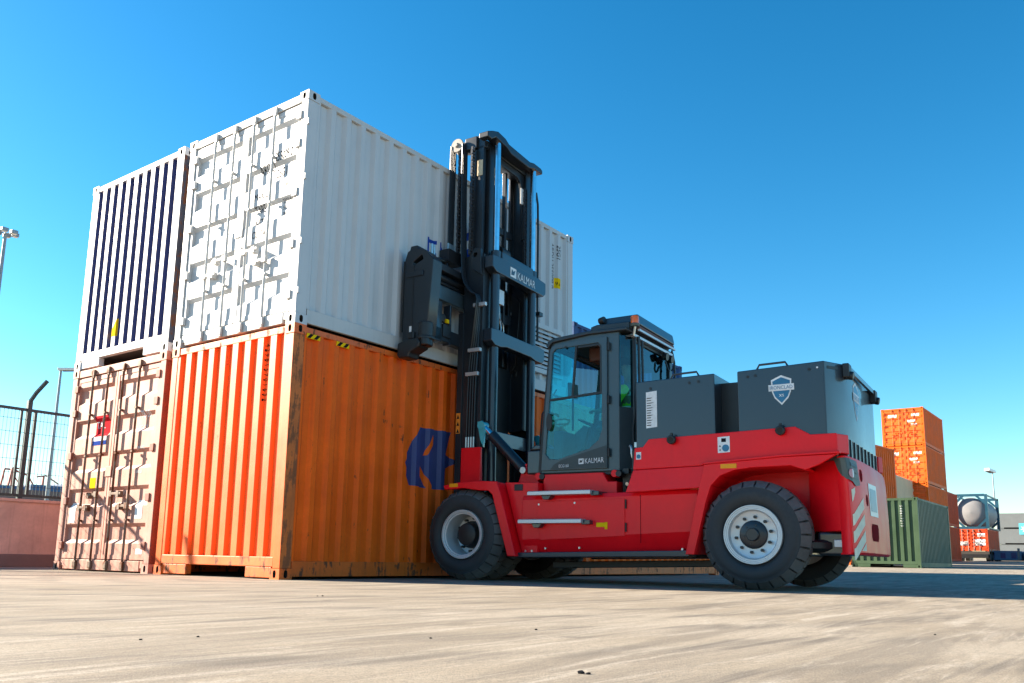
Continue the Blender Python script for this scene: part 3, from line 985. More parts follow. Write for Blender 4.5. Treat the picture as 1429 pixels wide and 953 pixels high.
MB().box(3.30, -0.010, 1.245, 3.47, -0.004, 1.292).build('side_marker', M['amber'], fk, bevel=0.002)
# access panel with hinges, screws and latch
mb = MB()
mb.prism([(1.01, 0.945), (2.15, 0.965), (2.15, 0.545), (1.06, 0.495)], 0.108, 0.121)
ap = mb.build('access_panel', M['red'], fk, bevel=0.004)
for z in (0.90, 0.64):
    MB().cyl((2.165, 0.108, z - 0.05), (2.165, 0.108, z + 0.05), 0.010, n=8).build('hinge', M['black'], ap)
mb = MB()
for a, z in ((1.04, 0.915), (1.52, 0.925), (1.10, 0.40), (1.55, 0.41)):
    bb = 0.105 if z > 0.6 else 0.165
    mb.cyl((a, bb, z), (a, 0.2, z), 0.012, n=10)
mb.build('panel_screw', M['steel'], ap)
mb = MB()
mb.box(1.80, 0.10, 0.645, 1.925, 0.108, 0.695)
mb.box(1.905, 0.099, 0.62, 1.940, 0.108, 0.70)
mb.build('latch', M['yellow'], ap, bevel=0.004)
for a_, z_ in ((0.83, 0.365), (0.92, 0.367), (2.80, 0.405), (2.87, 0.407)):
    MB().cyl((a_, 0.16, z_), (a_, 0.25, z_), 0.013, n=8).build('sill_bolt', M['steel'], fk)
MB().prism([(2.335, 0.47), (2.341, 0.47), (2.341, 1.0), (2.335, 1.0)], 0.1165, 0.122).build('panel_seam', M['hollow'], fk)
MB().box(0.66, 0.160, 1.09, 0.78, 0.170, 1.17).build('socket_cover', M['black'], fk, bevel=0.008)
# steps
for (a0, a1, z, b0) in ((0.95, 1.78, 1.035, -0.02), (0.83, 1.67, 0.705, -0.03)):
    mb = MB()
    mb.box(a0, b0, z - 0.018, a1, b0 + 0.19, z + 0.024)
    for k in range(40):
        aa = a0 + (k + 0.5) * (a1 - a0) / 40
        mb.box(aa - 0.004, b0 + 0.01, z + 0.024, aa + 0.004, b0 + 0.18, z + 0.031)
    mb.build('step', M['galv'], fk, bevel=0.004)
    mb = MB()
    mb.prism([(a1 - 0.02, z + 0.022), (a1 + 0.085, z + 0.015), (a1 + 0.085, z - 0.03), (a1 - 0.02, z - 0.035)], b0 + 0.05, 0.28)
    mb.prism([(a0 + 0.16, z - 0.02), (a0 + 0.30, z - 0.02), (a0 + 0.26, z - 0.07), (a0 + 0.19, z - 0.07)], b0 + 0.05, 0.22)
    mb.build('step_bracket', M['grey'], fk, bevel=0.006)
# deck between the flanks
MB().box(2.25, 0.10, 1.30, 4.45, 2.40, 1.50).build('deck', M['black'], fk)
# counterweight
CWH = [(4.44, 0.30), (4.45, 0.13), (4.52, 0.050), (4.560, 0.038), (4.585, 0.09), (4.615, 0.50), (4.62, 1.25)]
def cw_low(z, k=0.0):
    pts = [(a + k, b, z) for a, b in CWH]
    return pts + [(a + k - 0.02, 2.5 - b, z) for a, b in reversed(CWH[:-1])]
mb = MB()
mb.loft([cw_low(0.37, -0.02), cw_low(0.395), cw_low(0.8), cw_low(1.2, -0.012), cw_low(1.335, -0.03)])
mb.prism([(4.08, 0.50), (4.22, 0.36), (4.36, 0.22), (4.47, 0.14), (4.47, 2.36), (4.36, 2.28), (4.22, 2.14), (4.08, 2.0)], 0.60, 1.33, 'xy')
cw = mb.build('counterweight', M['red'], fk, bevel=0.010)
rear = [(4.560, 0.038), (4.585, 0.09), (4.615, 0.50), (4.62, 1.25), (4.60, 2.0)]
def rear_fn(u, w, d):
    acc = 0.0
    for p, q in zip(rear, rear[1:]):
        l = math.hypot(q[0] - p[0], q[1] - p[1])
        if u <= acc + l or q is rear[-1]:
            k = (u - acc) / l
            n_ = Vector((q[1] - p[1], -(q[0] - p[0]))).normalized()
            lean = -0.012 * max(0, (w - 0.8) / 0.4) - 0.018 * max(0, (w - 1.2) / 0.135)
            return (p[0] + (q[0] - p[0]) * k + n_.x * d + lean, p[1] + (q[1] - p[1]) * k + n_.y * d, w)
        acc += l
rprof = [(0.0, 0.0), (0.0577, 0.0), (0.4688, 0.0), (1.2188, 0.0), (1.9, 0.0)]
def on_rear(tris, name, mat, off=0.003, par=None):
    # split horizontally at the folds in height too
    return lay(tris, rear_fn, name, mat, par or cw, rprof, 0, off)
for k in range(4):
    z = 0.98 - 0.165 * k
    poly = [(0.03, z - 0.06), (0.45, z + 0.13), (0.45, z + 0.02), (0.03, z - 0.17)]
    if k == 0:
        poly = [(0.04, 1.0), (0.16, 1.03), (0.15, 0.98), (0.04, 0.88)]
    on_rear(poly_tris(poly), 'reflective_stripe', M['stripe'])
on_rear(poly_tris([(0.28, 0.41), (0.46, 0.49), (0.46, 0.41)]), 'reflective_stripe', M['stripe'])
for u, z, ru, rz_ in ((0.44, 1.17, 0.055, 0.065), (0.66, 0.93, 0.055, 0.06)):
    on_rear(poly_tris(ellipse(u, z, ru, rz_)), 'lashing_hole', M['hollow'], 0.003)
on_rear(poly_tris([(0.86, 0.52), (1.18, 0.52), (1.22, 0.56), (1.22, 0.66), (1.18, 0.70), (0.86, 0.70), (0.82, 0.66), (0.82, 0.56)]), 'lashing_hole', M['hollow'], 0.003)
on_rear(poly_tris([(0.78, 0.78), (1.25, 0.78), (1.25, 1.12), (0.78, 1.12)]), 'rear_plate', M['galv'], 0.004)
on_rear(poly_tris([(0.84, 0.83), (1.19, 0.83), (1.19, 1.07), (0.84, 1.07)]), 'plate_print', M['teal'], 0.006)
# tail lamp cluster wrapped round the corner
def lampfn(u, w, d):
    # from the flank onto the rear
    lean = -0.012 * max(0, (w - 0.8) / 0.4) - 0.018 * max(0, (w - 1.2) / 0.135)
    if u < 0.1063:
        k = u / 0.1063
        return (4.45 + 0.07 * k + lean - d * 0.75, 0.13 - 0.08 * k - d * 0.66, w)
    if u < 0.1481:
        k = (u - 0.1063) / 0.0418
        return (4.52 + 0.04 * k + lean, 0.05 - 0.012 * k - d, w)
    return rear_fn(u - 0.1481, w, d)
LB = [(0, 0), (0.106, 0), (0.107, 0), (0.148, 0), (0.1482, 0), (0.2057, 0), (0.206, 0), (0.616, 0)]
lp = [(0.0, 1.315), (0.46, 1.30), (0.48, 1.06), (0.32, 1.04), (0.14, 1.10), (0.04, 1.19)]
lay(poly_tris(lp), lampfn, 'tail_lamp', M['lamphousing'], fk, LB, 0, 0.012)
for k in range(3):
    lay(poly_tris([(0.20, 1.27 - 0.06 * k), (0.42, 1.26 - 0.06 * k), (0.42, 1.225 - 0.06 * k), (0.20, 1.235 - 0.06 * k)]), lampfn, 'lamp_slot', M['black'], cw, LB, 0, 0.016)
lay(poly_tris(ellipse(0.20, 1.16, 0.05, 0.045)), lampfn, 'lamp_lens', M['redlens'], cw, LB, 0, 0.018)
# grille between counterweight and battery box
mb = MB()
mb.box(4.36, 0.28, 1.335, 4.50, 2.2, 1.56)
mb.build('rear_grille', M['black'], fk)
for k in range(9):
    MB().box(4.50, 0.32 + 0.22 * k, 1.345, 4.515, 0.345 + 0.22 * k, 1.55).build('grille_bar', M['grey'], fk)
def fin(s):
    MB().prism([(4.40, 0.05), (4.47, 0.03), (4.55, 0.20), (4.52, 0.30), (4.40, 0.30)] if s(0) == 0 else [(4.40, 2.45), (4.47, 2.47), (4.55, 2.30), (4.52, 2.20), (4.40, 2.20)], 1.36, 1.555, 'xy').build('corner_guard', M['red'], fk, bevel=0.01)
both(fin)
# battery boxes
def batt(name_pts, top0, top1, zb):
    mb = MB()
    n = len(name_pts)
    bot = [(a, b, zb) for a, b in name_pts]
    a0 = min(a for a, b in name_pts)
    a1 = max(a for a, b in name_pts)
    top = [(a, b, top0 + (top1 - top0) * (a - a0) / (a1 - a0)) for a, b in name_pts]
    mb.loft([bot, top])
    return mb.build('battery_box', M['grey'], fk, bevel=0.012)
b1 = batt([(2.32, 0.055), (3.235, 0.055), (3.235, 2.30), (2.32, 2.30)], 2.275, 2.29, 1.50)
b2 = batt([(3.485, 0.055), (4.375, 0.055), (4.505, 0.32), (4.505, 2.12), (4.375, 2.40), (3.485, 2.40)], 2.285, 2.315, 1.54)
MB().box(3.235, 0.30, 1.50, 3.485, 2.0, 2.22).build('cable_duct', M['black'], fk)
for bx, a, z in ((b1, 2.72, 2.283), (b2, 3.68, 2.293)):
    MB().tube([(a, 0.11, z - 0.005), (a + 0.03, 0.11, z + 0.05), (a + 0.30, 0.11, z + 0.055), (a + 0.33, 0.11, z)], 0.012, 8).build('lifting_handle', M['grey'], bx)
for bx, hs in ((b1, ((2.50, 2.185), (2.955, 2.21), (3.06, 2.215))), (b2, ((3.60, 2.215), (3.68, 2.22), (4.23, 2.235)))):
    for a, z in hs:
        MB().cyl((a, 0.050, z), (a, 0.058, z), 0.016, n=14).build('vent_plug', M['black'], bx)
MB().cyl((4.31, 0.049, 2.245), (4.31, 0.058, 2.245), 0.010, n=10).build('vent_plug', M['print'], b2)
fb = lambda bb: (lambda u, w, d: (u, bb - d, w))
# spec label on box 1
s1 = fb(0.055)
lay(poly_tris([(2.445, 1.735), (2.575, 1.745), (2.575, 2.155), (2.445, 2.145)]), s1, 'spec_label', M['print'], b1)
for k in range(12):
    lay(poly_tris([(2.455, 2.08 - 0.028 * k), (2.455 + random.uniform(0.05, 0.11), 2.08 - 0.028 * k), (2.50, 2.071 - 0.028 * k), (2.455, 2.071 - 0.028 * k)]), s1, 'label_line', M['blackprint'], b1, None, 0, 0.005)
# shield badge on box 2
def shield(cx, cy, k):
    return [(cx + k * p[0], cy + k * p[1]) for p in ((0, 0.19), (0.125, 0.135), (0.115, -0.02), (0.085, -0.095), (0, -0.185), (-0.085, -0.095), (-0.115, -0.02), (-0.125, 0.135))]
def badge(fn, cx, cy, bx, ks=1.0):
    lay(poly_tris(shield(cx, cy, ks)), fn, 'badge', M['print'], bx, None, 0, 0.003)
    lay(poly_tris(shield(cx, cy, ks * 0.86)), fn, 'badge_field', M['teal'], bx, None, 0, 0.005)
    lay(poly_tris([(cx - 0.155 * ks, cy - 0.005 * ks), (cx + 0.155 * ks, cy - 0.005 * ks), (cx + 0.155 * ks, cy + 0.075 * ks), (cx - 0.155 * ks, cy + 0.075 * ks)]), fn, 'badge_band', M['print'], bx, None, 0, 0.007)
    lay(poly_tris([(cx - 0.145 * ks, cy + 0.004 * ks), (cx + 0.145 * ks, cy + 0.004 * ks), (cx + 0.145 * ks, cy + 0.066 * ks), (cx - 0.145 * ks, cy + 0.066 * ks)]), fn, 'badge_band', M['print'], bx, None, 0, 0.009)
    lay(moved(text_tris('IRONCLAD', 0.062 * ks, 0.90), cx - 0.143 * ks, cy + 0.014 * ks), fn, 'lettering', M['teal'], bx, None, 0, 0.011)
    lay(moved(text_tris('xs', 0.07 * ks, 1.0), cx - 0.03 * ks, cy - 0.08 * ks), fn, 'lettering', M['print'], bx, None, 0, 0.007)
badge(fb(0.055), 3.945, 2.04, b2, 0.84)
badge(lambda u, w, d: (4.505 + d, u, w), 0.98, 2.02, b2, 1.15)
# rail with brackets on the rear of the box
mb = MB()
mb.beam((4.54, 0.42, 2.29), (4.54, 2.02, 2.29), 0.03, 0.05)
mb.build('handrail', M['grey'], b2)
for b in (0.36, 1.98):
    mb = MB()
    mb.box(4.50, b - 0.05, 2.17, 4.57, b + 0.10, 2.32)
    mb.cyl((4.55, b + 0.02, 2.20), (4.60, b + 0.02, 2.19), 0.045, n=12)
    mb.build('rear_lamp', M['black'], b2, bevel=0.012)
lay(poly_tris([(0.05, 2.235), (0.22, 2.24), (0.22, 2.27), (0.05, 2.265)]), lambda u, w, d: (4.375 + 0.13 * (u / 0.295) + d * 0.9, 0.055 + 0.265 * (u / 0.295) - d * 0.44, w), 'vent_slot', M['black'], b2, None, 0, 0.003)
# stickers on the red flank
s3 = fb(0.03)
lay(poly_tris([(3.265, 1.415), (3.395, 1.42), (3.395, 1.59), (3.265, 1.585)]), s3, 'notice_sticker', M['print'], fk)
lay(poly_tris(ellipse(3.35, 1.465, 0.038, 0.038)), s3, 'sticker_symbol', M['teal'], fk, None, 0, 0.005)
lay(poly_tris([(3.305, 1.53), (3.355, 1.53), (3.355, 1.57), (3.305, 1.57)]), s3, 'sticker_symbol', M['blackprint'], fk, None, 0, 0.005)
for z in (1.44, 1.48):
    lay(poly_tris([(3.28, z), (3.30, z), (3.29, z + 0.02)]), s3, 'sticker_symbol', M['blackprint'], fk, None, 0, 0.005)
lay(poly_tris([(2.33, 1.385), (2.39, 1.387), (2.39, 1.47), (2.33, 1.468)]), s3, 'notice_sticker', M['print'], fk)
lay(poly_tris(ellipse(2.36, 1.42, 0.024, 0.024)), s3, 'sticker_symbol', M['teal'], fk, None, 0, 0.005)
# work lamps on the flank
for a, z in ((2.765, 1.58), (3.935, 1.61)):
    mb = MB()
    mb.lathe([(0.0, 0.0), (0.038, 0.0), (0.048, 0.008), (0.050, 0.04), (0.036, 0.06), (0.0, 0.06)], 20)
    mb.box(-0.012, 0.02, 0.03, 0.012, 0.05, 0.075)
    o = mb.build('work_lamp', M['black'], fk, loc=(a, -0.045, z))
    m3 = MB()
    m3.lathe([(0.0, -0.002), (0.030, -0.002), (0.030, 0.004), (0.0, 0.004)], 16)
    m3.build('lamp_lens', M['hole'], o)

# ------------------------------------------------------------------ cab
CB, CB2 = 0.30, 1.80
z0c = 1.305
# side frame (door opening, rear pillar) both flanks; door on the near side
side_out = [(0.935, z0c), (1.00, 2.20), (1.06, 2.86), (1.085, 2.925), (1.14, 2.955), (1.60, 2.985), (2.00, 2.975), (2.00, z0c)]
door_out = [(0.965, z0c + 0.03), (1.02, 2.20), (1.075, 2.82), (1.10, 2.885), (1.16, 2.905), (1.855, 2.925), (1.855, z0c + 0.03)]
gl = [(1.025, 1.54), (1.075, 2.20), (1.115, 2.80), (1.16, 2.845), (1.74, 2.86), (1.785, 2.81), (1.79, 1.80), (1.745, 1.68), (1.62, 1.58), (1.20, 1.465), (1.08, 1.475)]
def cabside(s):
    mb = MB()
    mb.prism(side_out, s(CB + 0.012), s(CB + 0.07), holes=[[(1.01, 1.44), (1.10, 2.87), (1.83, 2.89), (1.83, 1.44)]])
    mb.build('cab_side_frame', M['cabgrey'], fk, bevel=0.008)
cabside(lambda b: b)
cabside(lambda b: CB + CB2 - b)
mb = MB()
mb.prism(door_out, CB - 0.02, CB + 0.011, holes=[gl])
door = mb.build('cab_door', M['cabgrey'], fk, bevel=0.006)
# glazing
MB().prism([(1.025, 1.54), (1.075, 2.20), (1.785, 2.245), (1.79, 1.80), (1.745, 1.68), (1.62, 1.58), (1.20, 1.465), (1.08, 1.475)], CB - 0.006, CB - 0.002).build('door_window', M['glass'], door)
MB().prism([(1.075, 2.20), (1.115, 2.80), (1.16, 2.845), (1.44, 2.852), (1.385, 2.22)], CB - 0.005, CB - 0.001).build('door_window', M['glass'], door)
mb = MB()
mb.prism([(1.07, 2.19), (1.79, 2.23), (1.79, 2.26), (1.07, 2.22)], CB - 0.018, CB + 0.006)
mb.prism([(1.375, 2.22), (1.405, 2.22), (1.455, 2.855), (1.425, 2.855)], CB - 0.017, CB + 0.005)
mb.prism([(1.46, 2.85), (1.76, 2.858), (1.785, 2.82), (1.785, 2.25), (1.76, 2.25), (1.76, 2.80), (1.74, 2.825), (1.46, 2.82)], CB - 0.016, CB + 0.004)
mb.build('window_bar', M['black'], door, bevel=0.004)
mb = MB()
mb.prism(ellipse(1.085, 1.93, 0.042, 0.11, 24), CB - 0.045, CB - 0.018)
mb.build('door_handle', M['black'], door, bevel=0.008)
MB().cyl((1.30, CB - 0.03, 2.85), (1.30, CB - 0.015, 2.85), 0.016, n=12).build('window_knob', M['black'], door)
# darker lower panel with lettering
sd_ = fb(CB - 0.02)
mb = MB()
mb.prism([(1.10, 1.345), (1.14, 1.40), (1.25, 1.455), (1.845, 1.605), (1.845, 1.345)], CB - 0.025, CB - 0.0195)
mb.build('door_skirt', M['mast'], door)
sk = fb(CB - 0.025)
lay(moved(text_tris('KALMAR', 0.088, 0.74), 1.565, 1.40, 0.02), sk, 'lettering', M['print'], door, None, 0, 0.002)
lay(poly_tris([(1.485, 1.395), (1.552, 1.396), (1.552, 1.462), (1.485, 1.461)]), sk, 'emblem', M['print'], door, None, 0, 0.002)
lay(poly_tris([(1.495, 1.410), (1.532, 1.415), (1.542, 1.452), (1.520, 1.435), (1.503, 1.450)]), sk, 'emblem', M['mast'], door, None, 0, 0.004)
lay(moved(text_tris('ECG160', 0.05, 0.80), 1.215, 1.365, 0.02), sk, 'lettering', M['print'], door, None, 0, 0.002)
for z in (1.52, 2.15, 2.80):
    MB().cyl((1.875, CB - 0.018, z - 0.05), (1.875, CB - 0.018, z + 0.05), 0.016, n=10).build('door_hinge', M['black'], door)
# chamfered rear quarter, rear wall with window
mb = MB()
mb.loft([[(2.0, CB + 0.005, z0c), (2.13, CB + 0.16, z0c), (2.09, CB + 0.20, z0c), (1.96, CB + 0.06, z0c)], [(2.0, CB + 0.005, 2.06), (2.13, CB + 0.16, 2.06), (2.09, CB + 0.20, 2.06), (1.96, CB + 0.06, 2.06)]])
mb.build('quarter_panel', M['cabgrey'], fk, bevel=0.006)
mb = MB()
mb.box(2.085, CB + 0.145, z0c, 2.135, CB + 0.20, 2.97)
mb.box(2.085, CB2 - 0.20, z0c, 2.135, CB2 - 0.145, 2.97)
mb.box(2.085, CB + 0.20, z0c, 2.13, CB2 - 0.20, 1.85)
mb.box(2.085, CB + 0.20, 2.87, 2.13, CB2 - 0.20, 2.97)
mb.box(1.97, CB2 - 0.10, z0c, 2.10, CB2 - 0.01, 2.97)
mb.build('rear_frame', M['mast'], fk, bevel=0.008)
mb = MB()
mb.add([(2.005, CB + 0.012, 2.065), (2.125, CB + 0.155, 2.065), (2.125, CB + 0.155, 2.93), (2.005, CB + 0.012, 2.93)], [(0, 1, 2, 3)])
mb.build('quarter_window', M['glass_rear'], fk)
mb = MB()
mb.add([(2.11, CB + 0.20, 1.85), (2.11, CB2 - 0.20, 1.85), (2.11, CB2 - 0.20, 2.87), (2.11, CB + 0.20, 2.87)], [(0, 1, 2, 3)])
mb.build('rear_window', M['glass_rear'], fk)
# windscreen and front frame
mb = MB()
for b in (CB + 0.03, CB2 - 0.06):
    mb.beam((0.935, b, z0c), (1.075, b, 2.93), 0.05, 0.05)
mb.beam((1.08, CB + 0.03, 2.93), (1.08, CB2 - 0.06, 2.93), 0.06, 0.06)
mb.box(0.93, CB + 0.03, z0c, 0.98, CB2 - 0.06, 1.62)
mb.build('front_frame', M['black'], fk, bevel=0.006)
mb = MB()
mb.add([(0.965, CB + 0.05, 1.62), (0.965, CB2 - 0.08, 1.62), (1.075, CB2 - 0.08, 2.90), (1.075, CB + 0.05, 2.90)], [(0, 1, 2, 3)])
mb.build('windscreen', M['glass'], fk)
mb = MB()
mb.box(0.74, CB + 0.02, z0c, 0.93, CB2 - 0.05, 1.60)
mb.prism([(0.76, 1.60), (0.93, 1.60), (0.93, 1.67), (0.86, 1.67)], CB + 0.02, CB2 - 0.05)
mb.build('front_cowl', M['grey'], fk, bevel=0.02)
mb = MB()
mb.tube([(0.90, CB + 0.06, 1.66), (0.93, CB + 0.06, 2.05), (1.0, CB + 0.3, 2.4)], 0.010, 6)
mb.tube([(0.88, CB + 0.16, 1.66), (0.92, CB + 0.2, 2.1)], 0.008, 6)
mb.build('wiper', M['black'], fk)
# floor, roof
MB().box(0.95, CB + 0.04, 1.27, 2.10, CB2 - 0.05, 1.33).build('cab_floor', M['black'], fk)
mb = MB()
mb.prism([(1.02, 2.90), (1.05, 2.95), (1.12, 2.985), (1.60, 3.02), (2.12, 3.01), (2.12, 2.97), (1.60, 2.975), (1.12, 2.93), (1.08, 2.90), (1.06, 2.86)], CB - 0.03, CB2 + 0.02)
mb.build('cab_roof', M['mast'], fk, bevel=0.012)
mb = MB()
mb.prism([(1.60, 3.02), (1.60, 3.09), (1.68, 3.11), (2.12, 3.10), (2.12, 3.01)], CB + 0.06, CB2 - 0.15)
mb.build('roof_shelf', M['mast'], fk, bevel=0.015)
mb = MB()
mb.loft([[(1.72, CB + 0.12, 3.10), (2.21, CB + 0.12, 3.065), (2.21, CB2 - 0.18, 3.065), (1.72, CB2 - 0.18, 3.10)],
         [(1.76, CB + 0.14, 3.20), (2.19, CB + 0.14, 3.20), (2.19, CB2 - 0.20, 3.20), (1.76, CB2 - 0.20, 3.20)]])
mb.build('roof_unit', M['grey'], fk, bevel=0.02)
MB().box(2.125, CB + 0.16, 3.02, 2.20, CB2 - 0.2, 3.058).build('roof_unit_underside', M['brownunder'], fk)
mb = MB()
mb.beam((2.20, CB + 0.14, 3.0), (2.21, CB2 - 0.2, 3.0), 0.025, 0.025)
mb.beam((2.15, CB + 0.08, 2.925), (2.17, CB2 - 0.2, 2.925), 0.05, 0.03)
mb.build('roof_rail', M['galv'], fk)
# beacon, lamps on the roof
mb = MB()
mb.lathe([(0.0, 0.0), (0.052, 0.0), (0.056, 0.03), (0.050, 0.035), (0.0, 0.035)], 20, axis='z')
bc = mb.build('beacon', M['lamphousing'], fk, loc=(2.19, CB + 0.05, 3.02))
mb = MB()
mb.lathe([(0.0, 0.036), (0.050, 0.036), (0.050, 0.115), (0.042, 0.128), (0.0, 0.13)], 20, axis='z')
mb.build('beacon_lens', M['beacon'], bc)
mb = MB()
mb.tube([(2.19, CB + 0.05, 3.02), (2.17, CB + 0.06, 2.92), (2.05, CB + 0.10, 2.93)], 0.016, 6)
mb.build('beacon_arm', M['steel'], bc, loc=(-2.19, -CB - 0.05, -3.02))
mb = MB()
mb.cyl((1.70, CB + 0.12, 3.16), (1.77, CB + 0.10, 3.17), 0.045, n=14)
mb.box(1.72, CB + 0.10, 3.10, 1.745, CB + 0.13, 3.16)
mb.build('roof_lamp', M['black'], fk, bevel=0.006)
mb = MB()
mb.cyl((2.16, CB2 - 0.48, 2.86), (2.22, CB2 - 0.48, 2.85), 0.050, n=14)
mb.cyl((2.16, CB2 - 0.30, 2.86), (2.22, CB2 - 0.30, 2.85), 0.050, n=14)
mb.tube([(2.18, CB2 - 0.46, 2.80), (2.20, CB2 - 0.43, 2.70), (2.20, CB2 - 0.36, 2.68), (2.18, CB2 - 0.32, 2.78)], 0.012, 6, smooth=1)
mb.tube([(2.18, CB2 - 0.22, 2.98), (2.21, CB2 - 0.20, 2.80), (2.20, CB2 - 0.20, 2.25)], 0.014, 6, smooth=1)
mb.tube([(2.17, CB2 - 0.20, 3.0), (2.21, CB2 - 0.18, 2.78), (2.18, CB2 - 0.24, 2.72)], 0.012, 6, smooth=1)
mb.build('rear_work_lamp', M['black'], fk)
# hoses and brackets behind the cab
for k, (a, b, r_) in enumerate(((2.16, CB + 0.12, 0.014), (2.19, CB + 0.16, 0.018), (2.22, CB + 0.13, 0.016), (2.24, CB + 0.20, 0.020), (2.20, CB + 0.24, 0.016))):
    zt = (2.90, 2.92, 2.25, 2.20, 2.88)[k]
    MB().tube([(a, b, zt), (a + 0.01, b, 2.1), (a + 0.02 * (k - 2), b - 0.02, 1.75), (a + 0.015, b - 0.02, 1.45), (a, b + 0.03, 1.32)], r_, 8, smooth=2).build('hydraulic_hose', M['hose'], fk)
MB().tube([(2.24, CB + 0.1, 2.30), (2.28, 0.36, 2.28), (2.29, 0.30, 2.15), (2.26, 0.28, 1.95), (2.27, 0.3, 1.7)], 0.018, 8, smooth=2).build('hydraulic_hose', M['hose'], fk)
mb = MB()
mb.tube([(2.15, 0.28, 1.58), (2.18, 0.26, 1.55), (2.18, 0.26, 1.47), (2.21, 0.26, 1.41), (2.25, 0.27, 1.45)], 0.02, 8, smooth=1)
mb.box(2.20, 0.28, 1.56, 2.26, 0.34, 1.62)
mb.build('hose_fitting', M['steel'], fk)
for k in range(7):
    MB().cyl((2.04 + 0.03 * k, 0.36, 1.10 + 0.05 * (k % 3)), (2.04 + 0.03 * k, 0.46, 1.12 + 0.05 * (k % 3)), 0.022, n=8).build('hose_fitting', M['steel'] if k % 2 else M['black'], fk)
MB().box(2.0, 0.40, 1.02, 2.28, 1.9, 1.34).build('valve_block', M['black'], fk)
for a in (0.93, 1.95):
    mb = MB()
    mb.cyl((a, CB - 0.03, 1.27), (a, CB + 0.12, 1.27), 0.045, n=16)
    mb.build('cab_mount', M['red'], fk, bevel=0.006)
    MB().cyl((a + 0.055, CB - 0.035, 1.265), (a + 0.055, CB + 0.1, 1.265), 0.038, n=16).build('mount_rubber', M['black'], fk, bevel=0.005)
# interior
mb = MB()
mb.box(1.50, 0.80, 1.60, 1.98, 1.36, 1.74)
mb.loft([[(1.86, 0.82, 1.72), (2.0, 0.82, 1.72), (2.0, 1.34, 1.72), (1.86, 1.34, 1.72)], [(1.93, 0.86, 2.16), (2.01, 0.86, 2.16), (2.01, 1.30, 2.16), (1.93, 1.30, 2.16)]])
mb.box(1.60, 0.86, 1.33, 1.90, 1.30, 1.60)
mb.box(1.50, 0.70, 1.86, 1.86, 0.78, 1.92)
mb.build('seat', M['interior'], fk, bevel=0.04, seg=3)
mb = MB()
mb.cyl((1.12, 1.08, 1.33), (1.25, 1.08, 1.93), 0.05)
mb.box(0.99, 0.55, 1.34, 1.12, 1.7, 1.86)
mb.prism([(1.05, 1.60), (1.22, 1.66), (1.30, 1.95), (1.22, 1.97), (1.10, 1.88)], 0.92, 1.24)
mb.build('dashboard', M['interior'], fk, bevel=0.015)
mb = MB()
mb.lathe([(0.185, 0.0), (0.195, 0.010), (0.205, 0.0), (0.195, -0.010)], 28, axis='z')
for a in range(3):
    mb.beam((0, 0, 0), (0.19 * math.cos(a * 2.1), 0.19 * math.sin(a * 2.1), 0), 0.03, 0.014)
swh = mb.build('steering_wheel', M['interior'], fk, loc=(1.27, 1.08, 1.99))
swh.rotation_euler = (0, 0.45, 0)
mb = MB()
mb.box(1.20, 0.52, 2.28, 1.24, 0.74, 2.46)
mb.cyl((1.22, 0.63, 1.86), (1.22, 0.63, 2.30), 0.015, n=8)
mb.build('monitor', M['interior'], fk, bevel=0.01)
mb = MB()
mb.box(1.45, 0.60, 2.72, 1.95, 1.6, 2.90)
mb.build('headliner', M['brownunder'], fk, bevel=0.03)

# ------------------------------------------------------------------ mast
BM = 1.28
def mirror(b):
    return 2 * BM - b
def rail(b0, z0, z1, a0, a1, t_=0.035, flip=1):
    """a C section with the web outside"""
    mb = MB()
    bs = lambda d: b0 + flip * d
    mb.prism([(a0, bs(0.0)), (a1, bs(0.0)), (a1, bs(0.13)), (a1 - t_, bs(0.13)), (a1 - t_, bs(t_)), (a0 + t_, bs(t_)), (a0 + t_, bs(0.13)), (a0, bs(0.13))], z0, z1, 'xy')
    return mb
for fl, b in ((1, 0.58), (-1, mirror(0.58))):
    rail(b, 0.42, 4.42, -0.46, -0.14, flip=fl).build('outer_mast_rail', M['mast'], fk, bevel=0.006)
for fl, b in ((1, 0.715), (-1, mirror(0.715))):
    rail(b, 2.1, 6.10, -0.47, -0.16, flip=fl).build('inner_mast_rail', M['mast'], fk, bevel=0.006)
# outer fins so that the left flank keeps its depth above the outer rail
for fl, b in ((1, 0.60), (-1, mirror(0.60))):
    mb = MB()
    mb.box(-0.40, min(b, b + fl * 0.06), 4.4, -0.20, max(b, b + fl * 0.06), 6.05)
    mb.build('chain_guard', M['mast'], fk, bevel=0.004)
# lift cylinders
for b in (0.775, mirror(0.775)):
    mb = MB()
    mb.cyl((-0.075, b, 0.5), (-0.075, b, 4.25), 0.062, n=20)
    lc = mb.build('lift_cylinder', M['grey'], fk)
    MB().cyl((-0.075, b, 4.25), (-0.075, b, 4.50), 0.068, n=20).build('cylinder_gland', M['grey'], lc, bevel=0.008)
    MB().cyl((-0.075, b, 4.45), (-0.075, b, 6.12), 0.046, n=20).build('piston_rod', M['chrome'], lc)
